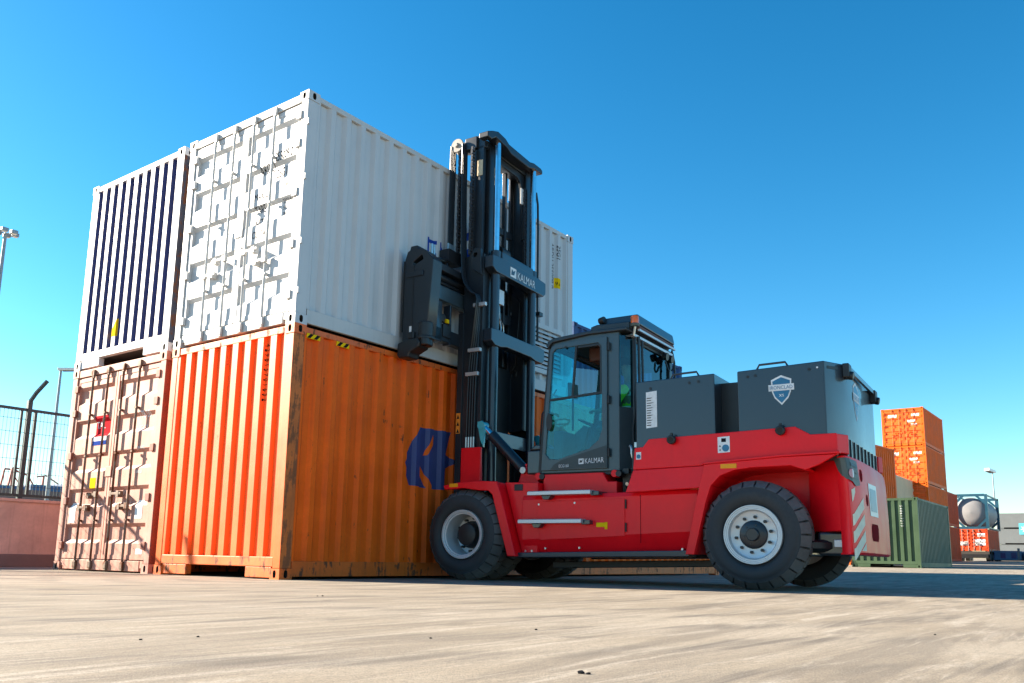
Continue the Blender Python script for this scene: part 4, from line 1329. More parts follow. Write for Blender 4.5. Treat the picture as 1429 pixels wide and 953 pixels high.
# cross members with name plate
def crossbar(z0, z1, a0, a1, bl, br, sag=0.0, name='crossbar'):
    mb = MB()
    pts = [(bl, z0 + 0.05), (bl + 0.10, z0), (bl + 0.25, z0), (bl + 0.40, z0 + sag), (br - 0.40, z0 + sag), (br - 0.25, z0), (br - 0.06, z0), (br, z0 + 0.05), (br, z1 - 0.02), (br - 0.24, z1), (br - 0.36, z1 - sag * 0.6), (bl + 0.36, z1 - sag * 0.6), (bl + 0.24, z1), (bl, z1 - 0.02)]
    mb.prism(pts, a0, a1, 'yz')
    return mb.build(name, M['grey'], fk, bevel=0.012)
c1 = crossbar(4.16, 4.40, -0.13, 0.01, 0.58, 2.06, 0.0)
MB().box(-0.12, 0.86, 4.40, -0.02, 1.74, 4.52).build('crossbar', M['grey'], fk, bevel=0.02)
c2 = crossbar(3.12, 3.36, -0.13, 0.01, 0.58, 2.04, 0.03)
c3 = crossbar(1.78, 1.98, -0.20, -0.10, 0.70, 1.90, 0.0)
cf = lambda u, w, d: (0.01 + d, u, w)
lay(moved(text_tris('KALMAR', 0.165, 0.80), 1.22, 4.205), cf, 'lettering', M['print'], c1)
lay(poly_tris([(1.03, 4.20), (1.19, 4.20), (1.19, 4.34), (1.03, 4.34)]), cf, 'emblem', M['print'], c1)
lay(poly_tris([(1.05, 4.225), (1.13, 4.235), (1.165, 4.32), (1.11, 4.285), (1.065, 4.315)]), cf, 'emblem', M['grey'], c1, None, 0, 0.005)
# crosshead on top
mb = MB()
mb.prism([(0.42, 6.06), (0.42, 6.14), (0.55, 6.20), (0.68, 6.245), (0.88, 6.225), (0.98, 6.18), (1.58, 6.16), (1.70, 6.19), (1.90, 6.19), (1.96, 6.17), (1.96, 6.11), (1.92, 6.10), (1.70, 6.10), (1.56, 6.05), (1.04, 6.05), (0.92, 6.10), (0.62, 6.13), (0.52, 6.06)], -0.17, -0.01, 'yz')
mb.prism([(0.64, 6.03), (0.64, 6.14), (1.92, 6.14), (1.92, 6.03)], -0.47, -0.17, 'yz')
mb.build('crosshead', M['mast'], fk, bevel=0.015)
mb = MB()
pts = [(0.86, 5.0)] + [(0.90, 5.75), (0.94, 5.88), (1.05, 5.94), (1.52, 5.94), (1.62, 5.88), (1.66, 5.75)] + [(1.70, 5.0), (1.78, 5.0), (1.78, 6.04), (0.80, 6.04), (0.80, 5.0)]
mb.prism(pts, -0.24, -0.20, 'yz')
mb.build('top_plate', M['mast'], fk, bevel=0.006)
# back plates between the rails
MB().box(-0.44, 0.86, 0.5, -0.40, 1.70, 3.0).build('mast_shield', M['black'], fk)
mb = MB()
mb.box(-0.40, 1.05, 3.4, -0.34, 1.10, 6.0)
mb.box(-0.40, 1.42, 3.0, -0.34, 1.47, 6.0)
mb.box(-0.42, 0.90, 3.66, -0.36, 1.66, 3.80)
mb.box(-0.42, 0.90, 5.0, -0.36, 1.66, 5.10)
mb.build('inner_frame', M['mast'], fk, bevel=0.005)
mb = MB()
mb.cyl((-0.26, 1.10, 4.62), (-0.26, 1.32, 4.62), 0.10, n=20)
mb.cyl((-0.28, 1.30, 4.52), (-0.28, 1.46, 4.52), 0.11, n=20)
mb.box(-0.34, 1.08, 4.30, -0.2, 1.45, 4.55)
mb.build('chain_anchor', M['black'], fk, bevel=0.008)
mb = MB()
mb.box(-0.30, 1.02, 3.84, -0.20, 1.22, 4.06)
mb.build('valve_block', M['galv'], fk, bevel=0.008)
mb = MB()
mb.tube([(-0.25, 1.16, 3.85), (-0.25, 1.18, 3.62), (-0.24, 1.22, 3.50), (-0.25, 1.14, 3.36)], 0.012, 6, smooth=1)
mb.tube([(-0.25, 1.05, 3.70), (-0.24, 1.2, 3.62), (-0.24, 1.28, 3.55), (-0.24, 1.26, 3.30)], 0.010, 6, smooth=1)
mb.build('hydraulic_pipe', M['steel'], fk)
# hose pulley on the outer left
mb = MB()
mb.lathe([(0.0, -0.02), (0.098, -0.02), (0.102, -0.01), (0.102, 0.0), (0.084, 0.012), (0.084, 0.10), (0.102, 0.112), (0.102, 0.13), (0.0, 0.13)], 32)
mb.lathe([(0.0, -0.045), (0.020, -0.045), (0.036, -0.03), (0.040, -0.015), (0.0, -0.015)], 20)
pul = mb.build('hose_pulley', M['pulley'], fk, loc=(-0.60, 0.52, 6.10))
mb = MB()
mb.prism([(-0.62, 6.03), (-0.50, 6.22), (-0.30, 6.22), (-0.18, 6.12), (-0.18, 6.02), (-0.40, 5.98)], 0.60, 0.70)
mb.box(-0.50, 0.56, 6.02, -0.30, 0.66, 6.20)
mb.build('pulley_bracket', M['mast'], fk, bevel=0.01)
# hoses from the pulley down to the carriage and down the mast
for k in range(4):
    b = 0.50 + 0.036 * k
    MB().tube([(-0.695, b, 6.10), (-0.70, b, 5.2), (-0.70, b, 4.62)], 0.013, 8).build('hydraulic_hose', M['hose'], fk)
    MB().tube([(-0.505, b + 0.01, 6.10), (-0.50, b + 0.01, 5.2), (-0.46, b, 4.30), (-0.43, b - 0.01, 4.05), (-0.30, b - 0.02, 3.86), (-0.17, b - 0.02, 3.80), (-0.19 + 0.0 * k, b - 0.02, 3.60), (-0.30 + 0.035 * k, 0.555, 3.05), (-0.33 + 0.04 * k, 0.550, 2.7), (-0.34 + 0.04 * k, 0.550, 1.72)], 0.013, 8, smooth=1).build('hydraulic_hose', M['hose'], fk)
for z, a in ((3.68, -0.17), (3.05, -0.24), (2.72, -0.27)):
    MB().box(a - 0.10, 0.525, z - 0.025, a + 0.10, 0.575, z + 0.025).build('hose_clamp', M['galv'], fk, bevel=0.004)
for k in range(4):
    MB().cyl((-0.34 + 0.04 * k, 0.55, 1.72), (-0.34 + 0.04 * k, 0.55, 1.86), 0.017, n=8).build('hose_coupling', M['steel'], fk)
    MB().cyl((-0.70, 0.50 + 0.036 * k, 4.50), (-0.70, 0.50 + 0.036 * k, 4.64), 0.017, n=8).build('hose_coupling', M['steel'], fk)
# lift chains, one mesh of links each
def chain(a, b, z0, z1, name='lift_chain'):
    mb = MB()
    n = int((z1 - z0) / 0.05)
    for i in range(n):
        z = z0 + i * 0.05
        w = 0.022 if i % 2 else 0.030
        for k in (-1, 1):
            mb.box(a - 0.016, b + k * w - 0.005, z - 0.006, a + 0.016, b + k * w + 0.005, z + 0.056)
        mb.cyl((a, b - 0.036, z), (a, b + 0.036, z), 0.010, n=6)
    return mb.build(name, M['chain'], fk, kind='stuff')
chain(-0.34, 0.535, 4.42, 6.05)
chain(-0.60, 0.60, 4.35, 6.0)
chain(-0.16, mirror(0.86), 4.5, 5.85)
# rating plates near the top
MB().box(-0.30, 0.592, 5.60, -0.21, 0.598, 5.83).build('rating_plate', M['cream'], fk)
MB().box(-0.42, 0.592, 5.64, -0.37, 0.598, 5.80).build('rating_plate', M['print'], fk)
MB().box(-0.235, 0.90, 5.42, -0.20, 0.93, 5.72).build('rating_plate', M['print'], fk)
MB().box(-0.20, 1.62, 5.55, -0.19, 1.70, 5.80).build('rating_plate', M['print'], fk)
# lug beside the name plate, hose on the right edge
mb = MB()
mb.prism([(-0.30, 4.20), (-0.34, 4.42), (-0.26, 4.50), (-0.16, 4.48), (-0.14, 4.10)], 0.52, 0.58, holes=[ellipse(-0.25, 4.40, 0.035, 0.035, 12)])
mb.build('mast_lug', M['mast'], fk, bevel=0.006)
mb = MB()
mb.tube([(-0.14, 1.99, 5.85), (-0.12, 2.03, 5.6), (-0.12, 2.03, 4.2), (-0.12, 2.04, 3.9), (-0.12, 2.05, 3.5)], 0.018, 8, smooth=1)
mb.box(-0.15, 2.0, 3.88, -0.06, 2.10, 3.94)
mb.build('hydraulic_hose', M['hose'], fk)
# small orange warning strip on the mast's front edge
MB().box(-0.52, 0.556, 1.92, -0.455, 0.562, 2.20).build('warning_strip', M['orangesticker'], fk)
for z in (1.955, 2.05, 2.145):
    lay(poly_tris([(-0.510, z - 0.025), (-0.465, z - 0.025), (-0.4875, z + 0.03)]), fb(0.556), 'warning_symbol', M['blackprint'], fk)
MB().box(-0.53, 0.562, 0.6, -0.44, 0.60, 3.6).build('mast_edge_plate', M['mast'], fk, bevel=0.004)
# red guard post and tilt cylinders
mb = MB()
mb.prism([(-0.33, 0.42), (-0.02, 0.42), (-0.02, 0.46), (-0.20, 0.46), (-0.20, 0.60), (-0.33, 0.60)], 1.19, 1.70, 'xy')
mb.build('mast_guard', M['red'], fk, bevel=0.008)
MB().prism([(-0.19, 1.19), (-0.03, 1.19), (-0.05, 1.66), (-0.12, 1.68)], 0.462, 0.50).build('mast_guard', M['red'], fk, bevel=0.006)
for b in (0.50, 2.5 - 0.50):
    mb = MB()
    mb.cyl((0.10, b, 1.86), (0.60, b, 1.38), 0.070, n=20)
    tc = mb.build('tilt_cylinder', M['mast'], fk, bevel=0.006)
    MB().cyl((-0.06, b, 2.01), (0.12, b, 1.84), 0.038, n=16).build('tilt_rod', M['chrome'], tc)
    mb = MB()
    mb.cyl((-0.04, b - 0.06, 1.99), (-0.04, b + 0.06, 1.99), 0.055, n=16)
    mb.prism([(-0.10, 2.04), (-0.03, 2.05), (0.02, 1.95), (0.0, 1.70), (-0.05, 1.80)], b - 0.05, b - 0.02)
    mb.build('rod_eye', M['plastictube'], tc)
    MB().cyl((0.62, b - 0.08, 1.37), (0.62, b + 0.08, 1.37), 0.045, n=16).build('pivot_pin', M['steel'], tc, bevel=0.005)
    mb = MB()
    mb.prism([(0.52, 1.18), (0.60, 1.45), (0.68, 1.46), (0.86, 1.18)], b - 0.03, b + 0.10)
    mb.build('tilt_bracket', M['red'], fk, bevel=0.01)

# ------------------------------------------------------------------ side spreader gripping the white box
arms = []
for bb in (-0.40, 1.78):
    mb = MB()
    mb.prism([(-0.735, 2.98), (-0.735, 4.12), (-0.70, 4.22), (-0.66, 4.24), (-0.65, 4.29), (-0.54, 4.29), (-0.52, 4.25), (-0.40, 4.20), (-0.27, 4.06), (-0.30, 3.60), (-0.34, 3.10), (-0.44, 2.96)], bb, bb + 0.20, holes=[[(-0.60, 4.02), (-0.60, 4.07), (-0.46, 4.15), (-0.44, 4.08)]])
    mb.box(-0.70, bb - 0.02, 3.86, -0.42, bb, 3.93)
    mb.box(-0.72, bb + 0.03, 3.02, -0.64, bb + 0.22, 4.0)
    arms.append(mb.build('spreader_arm', M['mast'], fk, bevel=0.02))
arm = arms[0]
MB().prism([(-0.60, 3.20), (-0.60, 4.02), (-0.575, 4.02), (-0.575, 3.20)], -0.404, -0.398).build('arm_slot', M['black'], arm)
MB().box(-0.755, -0.40, 3.14, -0.738, -0.20, 4.10).build('arm_wear_pad', M['black'], arm)
for bb in (-0.46, 1.80):
    mb = MB()
    mb.prism([(-0.765, 2.82), (-0.765, 2.98), (-0.60, 3.02), (-0.44, 3.02), (-0.40, 2.96), (-0.42, 2.90), (-0.56, 2.84), (-0.58, 2.78), (-0.74, 2.78)], bb, bb + 0.22)
    mb.cyl((-0.40, bb + 0.12, 2.92), (-0.40, bb + 0.12, 3.24), 0.095, n=18)
    mb.cyl((-0.40, bb + 0.12, 3.0), (-0.40, bb + 0.12, 3.05), 0.125, n=18)
    mb.box(-0.62, bb + 0.02, 3.02, -0.52, bb + 0.2, 3.12)
    mb.cyl((-0.36, bb + 0.06, 2.92), (-0.36, bb + 0.06, 3.02), 0.06, n=14)
    mb.build('grip_foot', M['black'], fk, bevel=0.02)
MB().box(-0.62, -0.406, 3.06, -0.585, -0.401, 3.20).build('arm_label', M['print'], arm)
mb = MB()
mb.box(-0.60, -0.16, 3.68, -0.50, 1.80, 3.88)
mb.build('spreader_beam', M['cabgrey'], fk, bevel=0.012)
mb = MB()
mb.cyl((-0.58, -0.2, 4.02), (-0.58, 1.8, 4.02), 0.05, n=14)
mb.box(-0.60, -0.16, 4.08, -0.48, 1.80, 4.18)
mb.box(-0.62, -0.16, 3.12, -0.50, 1.80, 3.30)
mb.cyl((-0.56, -0.16, 3.94), (-0.56, 1.8, 3.94), 0.022, n=10)
mb.build('spreader_frame', M['mast'], fk, bevel=0.01)
mb = MB()
mb.box(-0.62, -0.02, 3.10, -0.50, 0.14, 3.66)
mb.box(-0.62, 0.32, 3.10, -0.50, 0.36, 3.66)
mb.build('spreader_upright', M['grey'], fk, bevel=0.01)
mb = MB()
mb.cyl((-0.60, 0.18, 3.44), (-0.50, 0.18, 3.44), 0.06, n=14)
mb.box(-0.60, 0.15, 3.18, -0.48, 0.32, 3.36)
mb.build('gripper_valve', M['black'], fk, bevel=0.01)
MB().box(-0.50, 0.20, 3.38, -0.47, 0.26, 3.43).build('valve_tag', M['yellow'], fk)
mb = MB()
mb.tube([(-0.70, 0.52, 4.5), (-0.70, 0.50, 4.30), (-0.62, 0.3, 4.16), (-0.58, 0.1, 4.2)], 0.03, 8, smooth=1)
mb.tube([(-0.66, 0.40, 4.42), (-0.60, 0.38, 4.08), (-0.55, 0.50, 4.02), (-0.52, 0.62, 4.02)], 0.018, 8, smooth=1)
mb.box(-0.74, 0.36, 4.32, -0.58, 0.66, 4.50)
mb.tube([(-0.55, -0.20, 4.12), (-0.58, 0.1, 4.26), (-0.66, 0.4, 4.34)], 0.035, 8, smooth=1)
mb.build('hose_bundle', M['hose'], fk)
for k in range(2):
    MB().cyl((-0.62, 0.02 + 0.05 * k, 4.30), (-0.62, 0.02 + 0.05 * k, 4.46), 0.018, n=8).build('hose_coupling', M['steel'], fk)

# ------------------------------------------------------------------ driver
def loc2w(a, b, z):
    c, s = math.cos(TH - PI / 2), math.sin(TH - PI / 2)
    return Vector((FO.x + a * c - b * s, FO.y + a * s + b * c, z))
def skin_body(name, joints, edges, mat, parent=None, sub=2):
    me = bpy.data.meshes.new(name)
    me.from_pydata([j[:3] for j in joints], edges, [])
    o = bpy.data.objects.new(name, me)
    COL.objects.link(o)
    if parent:
        o.parent = parent
    me.materials.append(mat)
    o.modifiers.new('skin', 'SKIN')
    if not me.skin_vertices:
        pass
    for i, j in enumerate(joints):
        sv = me.skin_vertices[0].data[i]
        sv.radius = (j[3], j[4] if len(j) > 4 else j[3])
        sv.use_root = (i == 0)
    sb = o.modifiers.new('sub', 'SUBSURF')
    sb.levels = sub
    sb.render_levels = sub
    return o
per = thing('person', 'seated driver in a yellow green hi-vis vest inside the forklift cab', 'person', loc2w(1.76, 1.06, 1.90), TH - PI / 2)
def torso_ok():
    J = [(0.06, 0, 0.06, 0.15, 0.12), (0.08, 0, 0.25, 0.14, 0.11), (0.06, 0, 0.48, 0.17, 0.12), (0.05, 0, 0.60, 0.08, 0.07), (0.03, 0, 0.68, 0.058), (0.015, 0, 0.76, 0.088, 0.08), (0.02, 0, 0.86, 0.085, 0.08), (0.03, 0, 0.92, 0.05),
         # arms
         (0.06, -0.20, 0.50, 0.058), (-0.06, -0.25, 0.28, 0.046), (-0.28, -0.17, 0.24, 0.034), (0.06, 0.20, 0.50, 0.058), (-0.06, 0.25, 0.28, 0.046), (-0.28, 0.17, 0.24, 0.034),
         # legs
         (0.02, -0.10, 0.03, 0.09), (-0.38, -0.12, 0.04, 0.068), (-0.44, -0.12, -0.30, 0.05), (-0.50, -0.12, -0.38, 0.045), (-0.60, -0.12, -0.40, 0.035), (0.02, 0.10, 0.03, 0.09), (-0.38, 0.12, 0.04, 0.068), (-0.44, 0.12, -0.30, 0.05), (-0.50, 0.12, -0.38, 0.045), (-0.60, 0.12, -0.40, 0.035)]
    E_ = [(0, 1), (1, 2), (2, 3), (3, 4), (4, 5), (5, 6), (6, 7), (2, 8), (8, 9), (9, 10), (2, 11), (11, 12), (12, 13), (0, 14), (14, 15), (15, 16), (16, 17), (17, 18), (0, 19), (19, 20), (20, 21), (21, 22), (22, 23)]
    # fingers wrapped round the wheel rim
    for s_, w_ in ((-1, 10), (1, 13)):
        base = len(J)
        J.append((-0.335, 0.16 * s_, 0.235, 0.034, 0.020))
        E_.append((w_, base))
        for k in range(4):
            q = len(J)
            y = (0.135 + 0.02 * k) * s_
            J += [(-0.385, y, 0.245, 0.009), (-0.415 - 0.004 * (k % 2), y, 0.232, 0.0085), (-0.418, y, 0.208, 0.008)]
            E_ += [(base, q), (q, q + 1), (q + 1, q + 2)]
        q = len(J)
        J += [(-0.345, 0.125 * s_, 0.215, 0.010), (-0.385, 0.118 * s_, 0.212, 0.0085)]
        E_ += [(base, q), (q, q + 1)]
    return J, E_
J, E_ = torso_ok()
body = skin_body('body', J, E_, M['skin'], per)
# clothing: vest, sleeves and trousers as shells
vest = skin_body('vest', [(0.06, 0, 0.08, 0.18, 0.15), (0.08, 0, 0.27, 0.17, 0.14), (0.06, 0, 0.49, 0.20, 0.145), (0.05, 0, 0.575, 0.10, 0.085)], [(0, 1), (1, 2), (2, 3)], M['hivis'], per)
mb = MB()
for z, rx, ry in ((0.22, 0.149, 0.178), (0.40, 0.145, 0.190)):
    ring0 = [(0.07 + rx * math.cos(2 * PI * i / 24), ry * math.sin(2 * PI * i / 24), z) for i in range(24)]
    ring1 = [(0.07 + rx * math.cos(2 * PI * i / 24), ry * math.sin(2 * PI * i / 24), z + 0.05) for i in range(24)]
    mb.loft([ring0, ring1])
mb.build('reflective_band', M['hivis_band'], vest)
skin_body('sleeve', [(0.06, -0.16, 0.50, 0.075), (0.055, -0.21, 0.48, 0.072), (-0.055, -0.25, 0.285, 0.060), (-0.24, -0.185, 0.245, 0.047)], [(0, 1), (1, 2), (2, 3)], M['hivis'], per)
skin_body('sleeve', [(0.06, 0.16, 0.50, 0.075), (0.055, 0.21, 0.48, 0.072), (-0.055, 0.25, 0.285, 0.060), (-0.24, 0.185, 0.245, 0.047)], [(0, 1), (1, 2), (2, 3)], M['hivis'], per)
skin_body('trousers', [(0.05, 0, 0.06, 0.165, 0.135), (0.0, -0.11, 0.04, 0.105), (-0.38, -0.12, 0.045, 0.084), (-0.44, -0.12, -0.29, 0.068), (0.0, 0.11, 0.04, 0.105), (-0.38, 0.12, 0.045, 0.084), (-0.44, 0.12, -0.29, 0.068)], [(0, 1), (1, 2), (2, 3), (0, 4), (4, 5), (5, 6)], M['cloth'], per)
mb = MB()
prof_h = []
for i in range(7):
    t_ = i / 6 * PI * 0.52
    prof_h.append((0.100 * math.sin(t_), 0.105 * math.cos(t_)))
mb.lathe([(max(r_, 0.001), d) for r_, d in prof_h], 24, axis='z', closed=False)
h = mb.build('hair', M['hair'], per, loc=(0.035, 0, 0.845))
mb = MB()
mb.cyl((-0.078, 0, 0.80), (-0.098, 0, 0.785), 0.016, 0.012, n=8)
for s_ in (-1, 1):
    mb.cyl((0.02, 0.085 * s_, 0.80), (0.02, 0.10 * s_, 0.80), 0.030, 0.026, n=10)
mb.build('face_features', M['skin'], per)
mb = MB()
for s_ in (-1, 1):
    mb.cyl((-0.070, 0.032 * s_, 0.825), (-0.080, 0.032 * s_, 0.825), 0.010, n=8)
mb.box(-0.080, -0.025, 0.745, -0.066, 0.025, 0.751)
mb.build('eyes_and_mouth', M['hair'], per)

# ------------------------------------------------------------------ boundary wall and fence on the left
FY = 7.0
wall = MB().box(-40, FY, 0.0, 30, FY + 0.25, 1.08).build('boundary_wall', M['concretewall'], bevel=0.01)
MB().box(-40, FY - 0.025, 1.03, 30, FY - 0.002, 1.082).build('coping', M['concretewall'], wall, bevel=0.008)
tag(wall, 'low pink rendered wall carrying the mesh fence at the left edge', 'wall')
kerb = MB().box(-40, FY - 0.14, 0.0, 30, FY - 0.002, 0.20).build('wall_plinth', M['kerbstone'], wall, bevel=0.01)
fence = thing('mesh_fence', 'dark green welded mesh fence with cranked posts on top of the pink wall', 'fence', (0, FY + 0.12, 1.09))
mb = MB()
mb.beam((-40, 0, 1.46), (30, 0, 1.46), 0.04, 0.045)
mb.beam((-40, 0, 0.05), (30, 0, 0.05), 0.04, 0.045)
mb.build('fence_rail', M['fence'], fence)
pst = None
for k in range(-12, 12):
    x = 0.36 + 2.6 * k
    if pst is None:
        m2 = MB()
        m2.beam((0, 0, -0.03), (0, 0, 1.62), 0.07, 0.07, up=(0, 1, 0))
        m2.tube([(0, 0, 1.60), (0.06, -0.06, 1.76), (0.17, -0.16, 1.97)], 0.036, 8)
        for q in range(3):
            m2.cyl((0.04 + 0.05 * q, -0.05 - 0.045 * q, 1.70 + 0.10 * q), (0.02 + 0.05 * q, -0.10 - 0.045 * q, 1.74 + 0.10 * q), 0.010, n=6)
        pst = m2.build('fence_post', M['fence'], fence, loc=(x, 0, 0))
    else:
        c_ = pst.copy()
        COL.objects.link(c_)
        c_.location = (x, 0, 0)
stl = None
for k in range(-12, 12):
    for dx in (-0.11, 0.11):
        x = 0.36 + 2.6 * k + dx
        if stl is None:
            stl = MB().beam((0, 0, 0.03), (0, 0, 1.46), 0.035, 0.035, up=(0, 1, 0)).build('panel_stile', M['fence'], fence, loc=(x, 0, 0))
        else:
            c_ = stl.copy()
            COL.objects.link(c_)
            c_.location = (x, 0, 0)
mb = MB()
x = -10.0
while x < 14:
    mb.beam((x, 0, 0.05), (x, 0, 1.46), 0.006, 0.006, up=(0, 1, 0))
    x += 0.058
for k in range(6):
    mb.beam((-10, 0.004, 0.2 + 0.22 * k), (14, 0.004, 0.2 + 0.22 * k), 0.006, 0.006)
mb.build('mesh_wire', M['fence'], fence, kind='stuff')

# ------------------------------------------------------------------ lamp posts
def lamp(loc, h, kind, label):
    t = thing('street_lamp', label, 'street lamp', loc, 0, 'yard lamp posts')
    MB().cyl((0, 0, 0), (0, 0, h), 0.11, 0.06, n=12).build('pole', M['pole'], t)
    if kind == 'ring':
        mb = MB()
        for k in range(6):
            a = 2 * PI * k / 6
            mb.beam((0.05 * math.cos(a), 0.05 * math.sin(a), h), (0.34 * math.cos(a), 0.34 * math.sin(a), h + 0.08), 0.03, 0.03)
            mb.box(0.34 * math.cos(a) - 0.12, 0.34 * math.sin(a) - 0.10, h - 0.02, 0.34 * math.cos(a) + 0.12, 0.34 * math.sin(a) + 0.10, h + 0.12)
        hd = mb.build('lamp_head', M['pole'], t, bevel=0.02)
        mb = MB()
        for k in range(6):
            a = 2 * PI * k / 6
            mb.box(0.34 * math.cos(a) - 0.09, 0.34 * math.sin(a) - 0.07, h - 0.035, 0.34 * math.cos(a) + 0.09, 0.34 * math.sin(a) + 0.07, h - 0.02)
        mb.build('lens', M['paleglass'], hd)
    else:
        d = Vector((0.80, -0.60, 0)) if kind == 'arm' else Vector((-0.98, 0.2, 0))
        s_ = 1.0 if kind == 'arm' else 2.2
        mb = MB()
        mb.beam(Vector((0, 0, h)) - d * 0.15 * s_, Vector((0, 0, h + 0.06 * s_)) + d * 0.75 * s_, 0.26 * s_, 0.14 * s_)
        hd = mb.build('lamp_head', M['paleglass'], t, bevel=0.03)
        MB().beam(Vector((0, 0, h - 0.085 * s_)) + d * 0.10 * s_, Vector((0, 0, h - 0.03 * s_)) + d * 0.70 * s_, 0.20 * s_, 0.03).build('lens', M['greybox'], hd)
    return t
lamp((7.16, 26.13, 0), 12.0, 'ring', 'tall lamp post with a ring of floodlights at the top left edge')
lamp((15.5, 38.3, 0), 9.75, 'arm', 'slim lamp post with one flat head seen behind the mesh fence')
lamp((107.9, 7.1, gz(107.9)), 11.2 - gz(107.9), 'far', 'distant lamp post rising behind the tank container on the right')

# ------------------------------------------------------------------ far objects, right
fc = lambda m, r=None, e=None: dict(side=m, rail=r or m, post=r or m, end=e or m)
green, gi = container('shipping_container', 'green corrugated container standing right of the forklift with white vertical numbers', (28.6, -0.66 - 0.0, gz(28.6)), L20, STD, dict(side=M['green_side'], rail=M['green'], post=M['green'], end=M['green']), 'plain', 9, detail=False)
lay(moved(text_tris('5 4 0 6 1 7 2 1 3', 0.13, 0.9), W20 - 0.62, 2.3, -PI / 2), en, 'lettering', M['print'], gi['end'], [(W20 - a, b) for a, b in reversed(gi['eprof'])], 0, 0.004)
# cream pair behind the green one
for k in range(2):
    container('shipping_container', ('cream container on the ground hidden behind the green container', 'pale cream container whose top shows above the green one')[k], (45.1, 3.98, gz(45.1) + 2.50 * k), L20, 2.49, fc(M['cream']), 'plain', 9, detail=False)
# orange piece directly behind the forklift's tail
for k in range(2):
    container('shipping_container', ('lower orange container behind the battery box rear edge', 'upper orange container peeking past the battery box rear edge')[k], (34.3, 3.4, gz(34) + HC * k), L20, HC, fc(M['orange_far']), 'plain', 9, rz=R(-8), detail=False)
# orange stack four high with doors
names4 = ('bottom orange container of the tall four high stack at right', 'third from top in the tall orange stack at right', 'half shaded orange container second from top of the tall stack', 'sunlit orange container on top of the tall stack with white door notices')
for k in range(4):
    zb = gz(50.8) + 2.36 * k - (0.0 if k else 0)
    t4, i4 = container('shipping_container', names4[k], (50.75, 3.15, zb), L20, 2.355, dict(side=M['orange_far'], rail=M['orange_far'], post=M['orange_far'], end=M['orange_light'], rod=M['orange_light'], hinge=M['orange_far']), 'door', detail=False, group='tall orange stack')
    dq = i4['dprof']
    if k >= 2:
        for (y0, y1, z0, z1, dd) in ((1.55, 2.05, 1.80, 1.98, 1), (0.25, 0.70, 1.82, 1.98, 0), (0.5, 0.95, 1.45, 1.60, 0), (0.4, 0.75, 1.27, 1.36, 0)):
            on_door(poly_tris([(ex(y1), z0), (ex(y0), z0), (ex(y0), z1), (ex(y1), z1)]), 'door_notice', M['print'], i4['doors'][dd], dq)
# red-orange row two high running away behind it
for j in range(2):
    for k in range(2):
        container('shipping_container', ('red orange container in the far row, %s tier, %s' % (('lower', 'upper')[k], ('nearer one', 'farther one beside the tank container')[j])), (57.5 + 6.2 * j, 4.7, gz(60 + 6 * j) + 2.6 * k), L20, 2.59, fc(M['red_far']), 'plain', 9, detail=False, group='red orange far row')
# tank container on a trailer load
GT = gz(72)
tr = thing('flatbed_trailer', 'dark low trailer chassis under the red container with paper notices', 'trailer', (71.7, 3.05, GT), 0)
mb = MB()
mb.box(0.0, 0.0, 0.55, 6.2, 2.4, 0.78)
mb.build('bed', M['under'], tr)
for x in (0.5, 1.7, 4.6, 5.7):
    for y in (0.15, 2.25):
        MB().cyl((x, y - 0.15, 0.48), (x, y + 0.15, 0.48), 0.48, n=20).build('wheel', M['black'], tr)
MB().box(-0.05, 0.1, 0.25, 0.05, 2.3, 0.55).build('rear_bumper', M['black'], tr)
rt, ri = container('shipping_container', 'red container with two white notices sitting on the dark trailer', (71.7, 3.08, GT + 0.79), L20, 1.75, fc(M['red_far']), 'door', detail=False)
for (y0, y1, z0, z1, dd) in ((1.45, 2.2, 0.45, 0.75, 1), (0.2, 0.95, 0.45, 0.95, 0), (0.15, 0.75, 1.15, 1.4, 0)):
    on_door(poly_tris([(ex(y1), z0), (ex(y0), z0), (ex(y0), z1), (ex(y1), z1)]), 'door_notice', M['print'], ri['doors'][dd], ri['dprof'])
tk = thing('tank_container', 'white tank in a dark blue frame resting on the red container', 'tank container', (71.8, 2.98, GT + 2.56), 0)
mb = MB()
mb.lathe([(0.0, 0.10), (0.6, 0.14), (1.0, 0.26), (1.17, 0.45), (1.18, 5.5), (1.0, 5.75), (0.0, 5.9)], 40, axis='x', closed=False)
o = mb.build('tank_shell', M['tankwhite'], tk, loc=(0, 1.22, 1.32))
HT = 2.72
mb = MB()
for x in (0.06, 6.0):
    for y in (0.06, 2.38):
        mb.box(x - 0.10, y - 0.10, 0, x + 0.10, y + 0.10, HT)
    for z in (0.06, HT - 0.06):
        mb.box(x - 0.09, 0.16, z - 0.10, x + 0.09, 2.28, z + 0.10)
    for y0, y1, za, zb in ((0.1, 0.75, 0.75, 0.1), (2.34, 1.69, 0.75, 0.1), (0.1, 0.75, HT - 0.75, HT - 0.1), (2.34, 1.69, HT - 0.75, HT - 0.1)):
        mb.beam((x, y0, za), (x, y1, zb), 0.16, 0.16)
for y in (0.06, 2.38):
    for z in (0.06, HT - 0.06):
        mb.box(0.12, y - 0.05, z - 0.05, 5.94, y + 0.05, z + 0.05)
mb.build('tank_frame', M['tankblue'], tk)
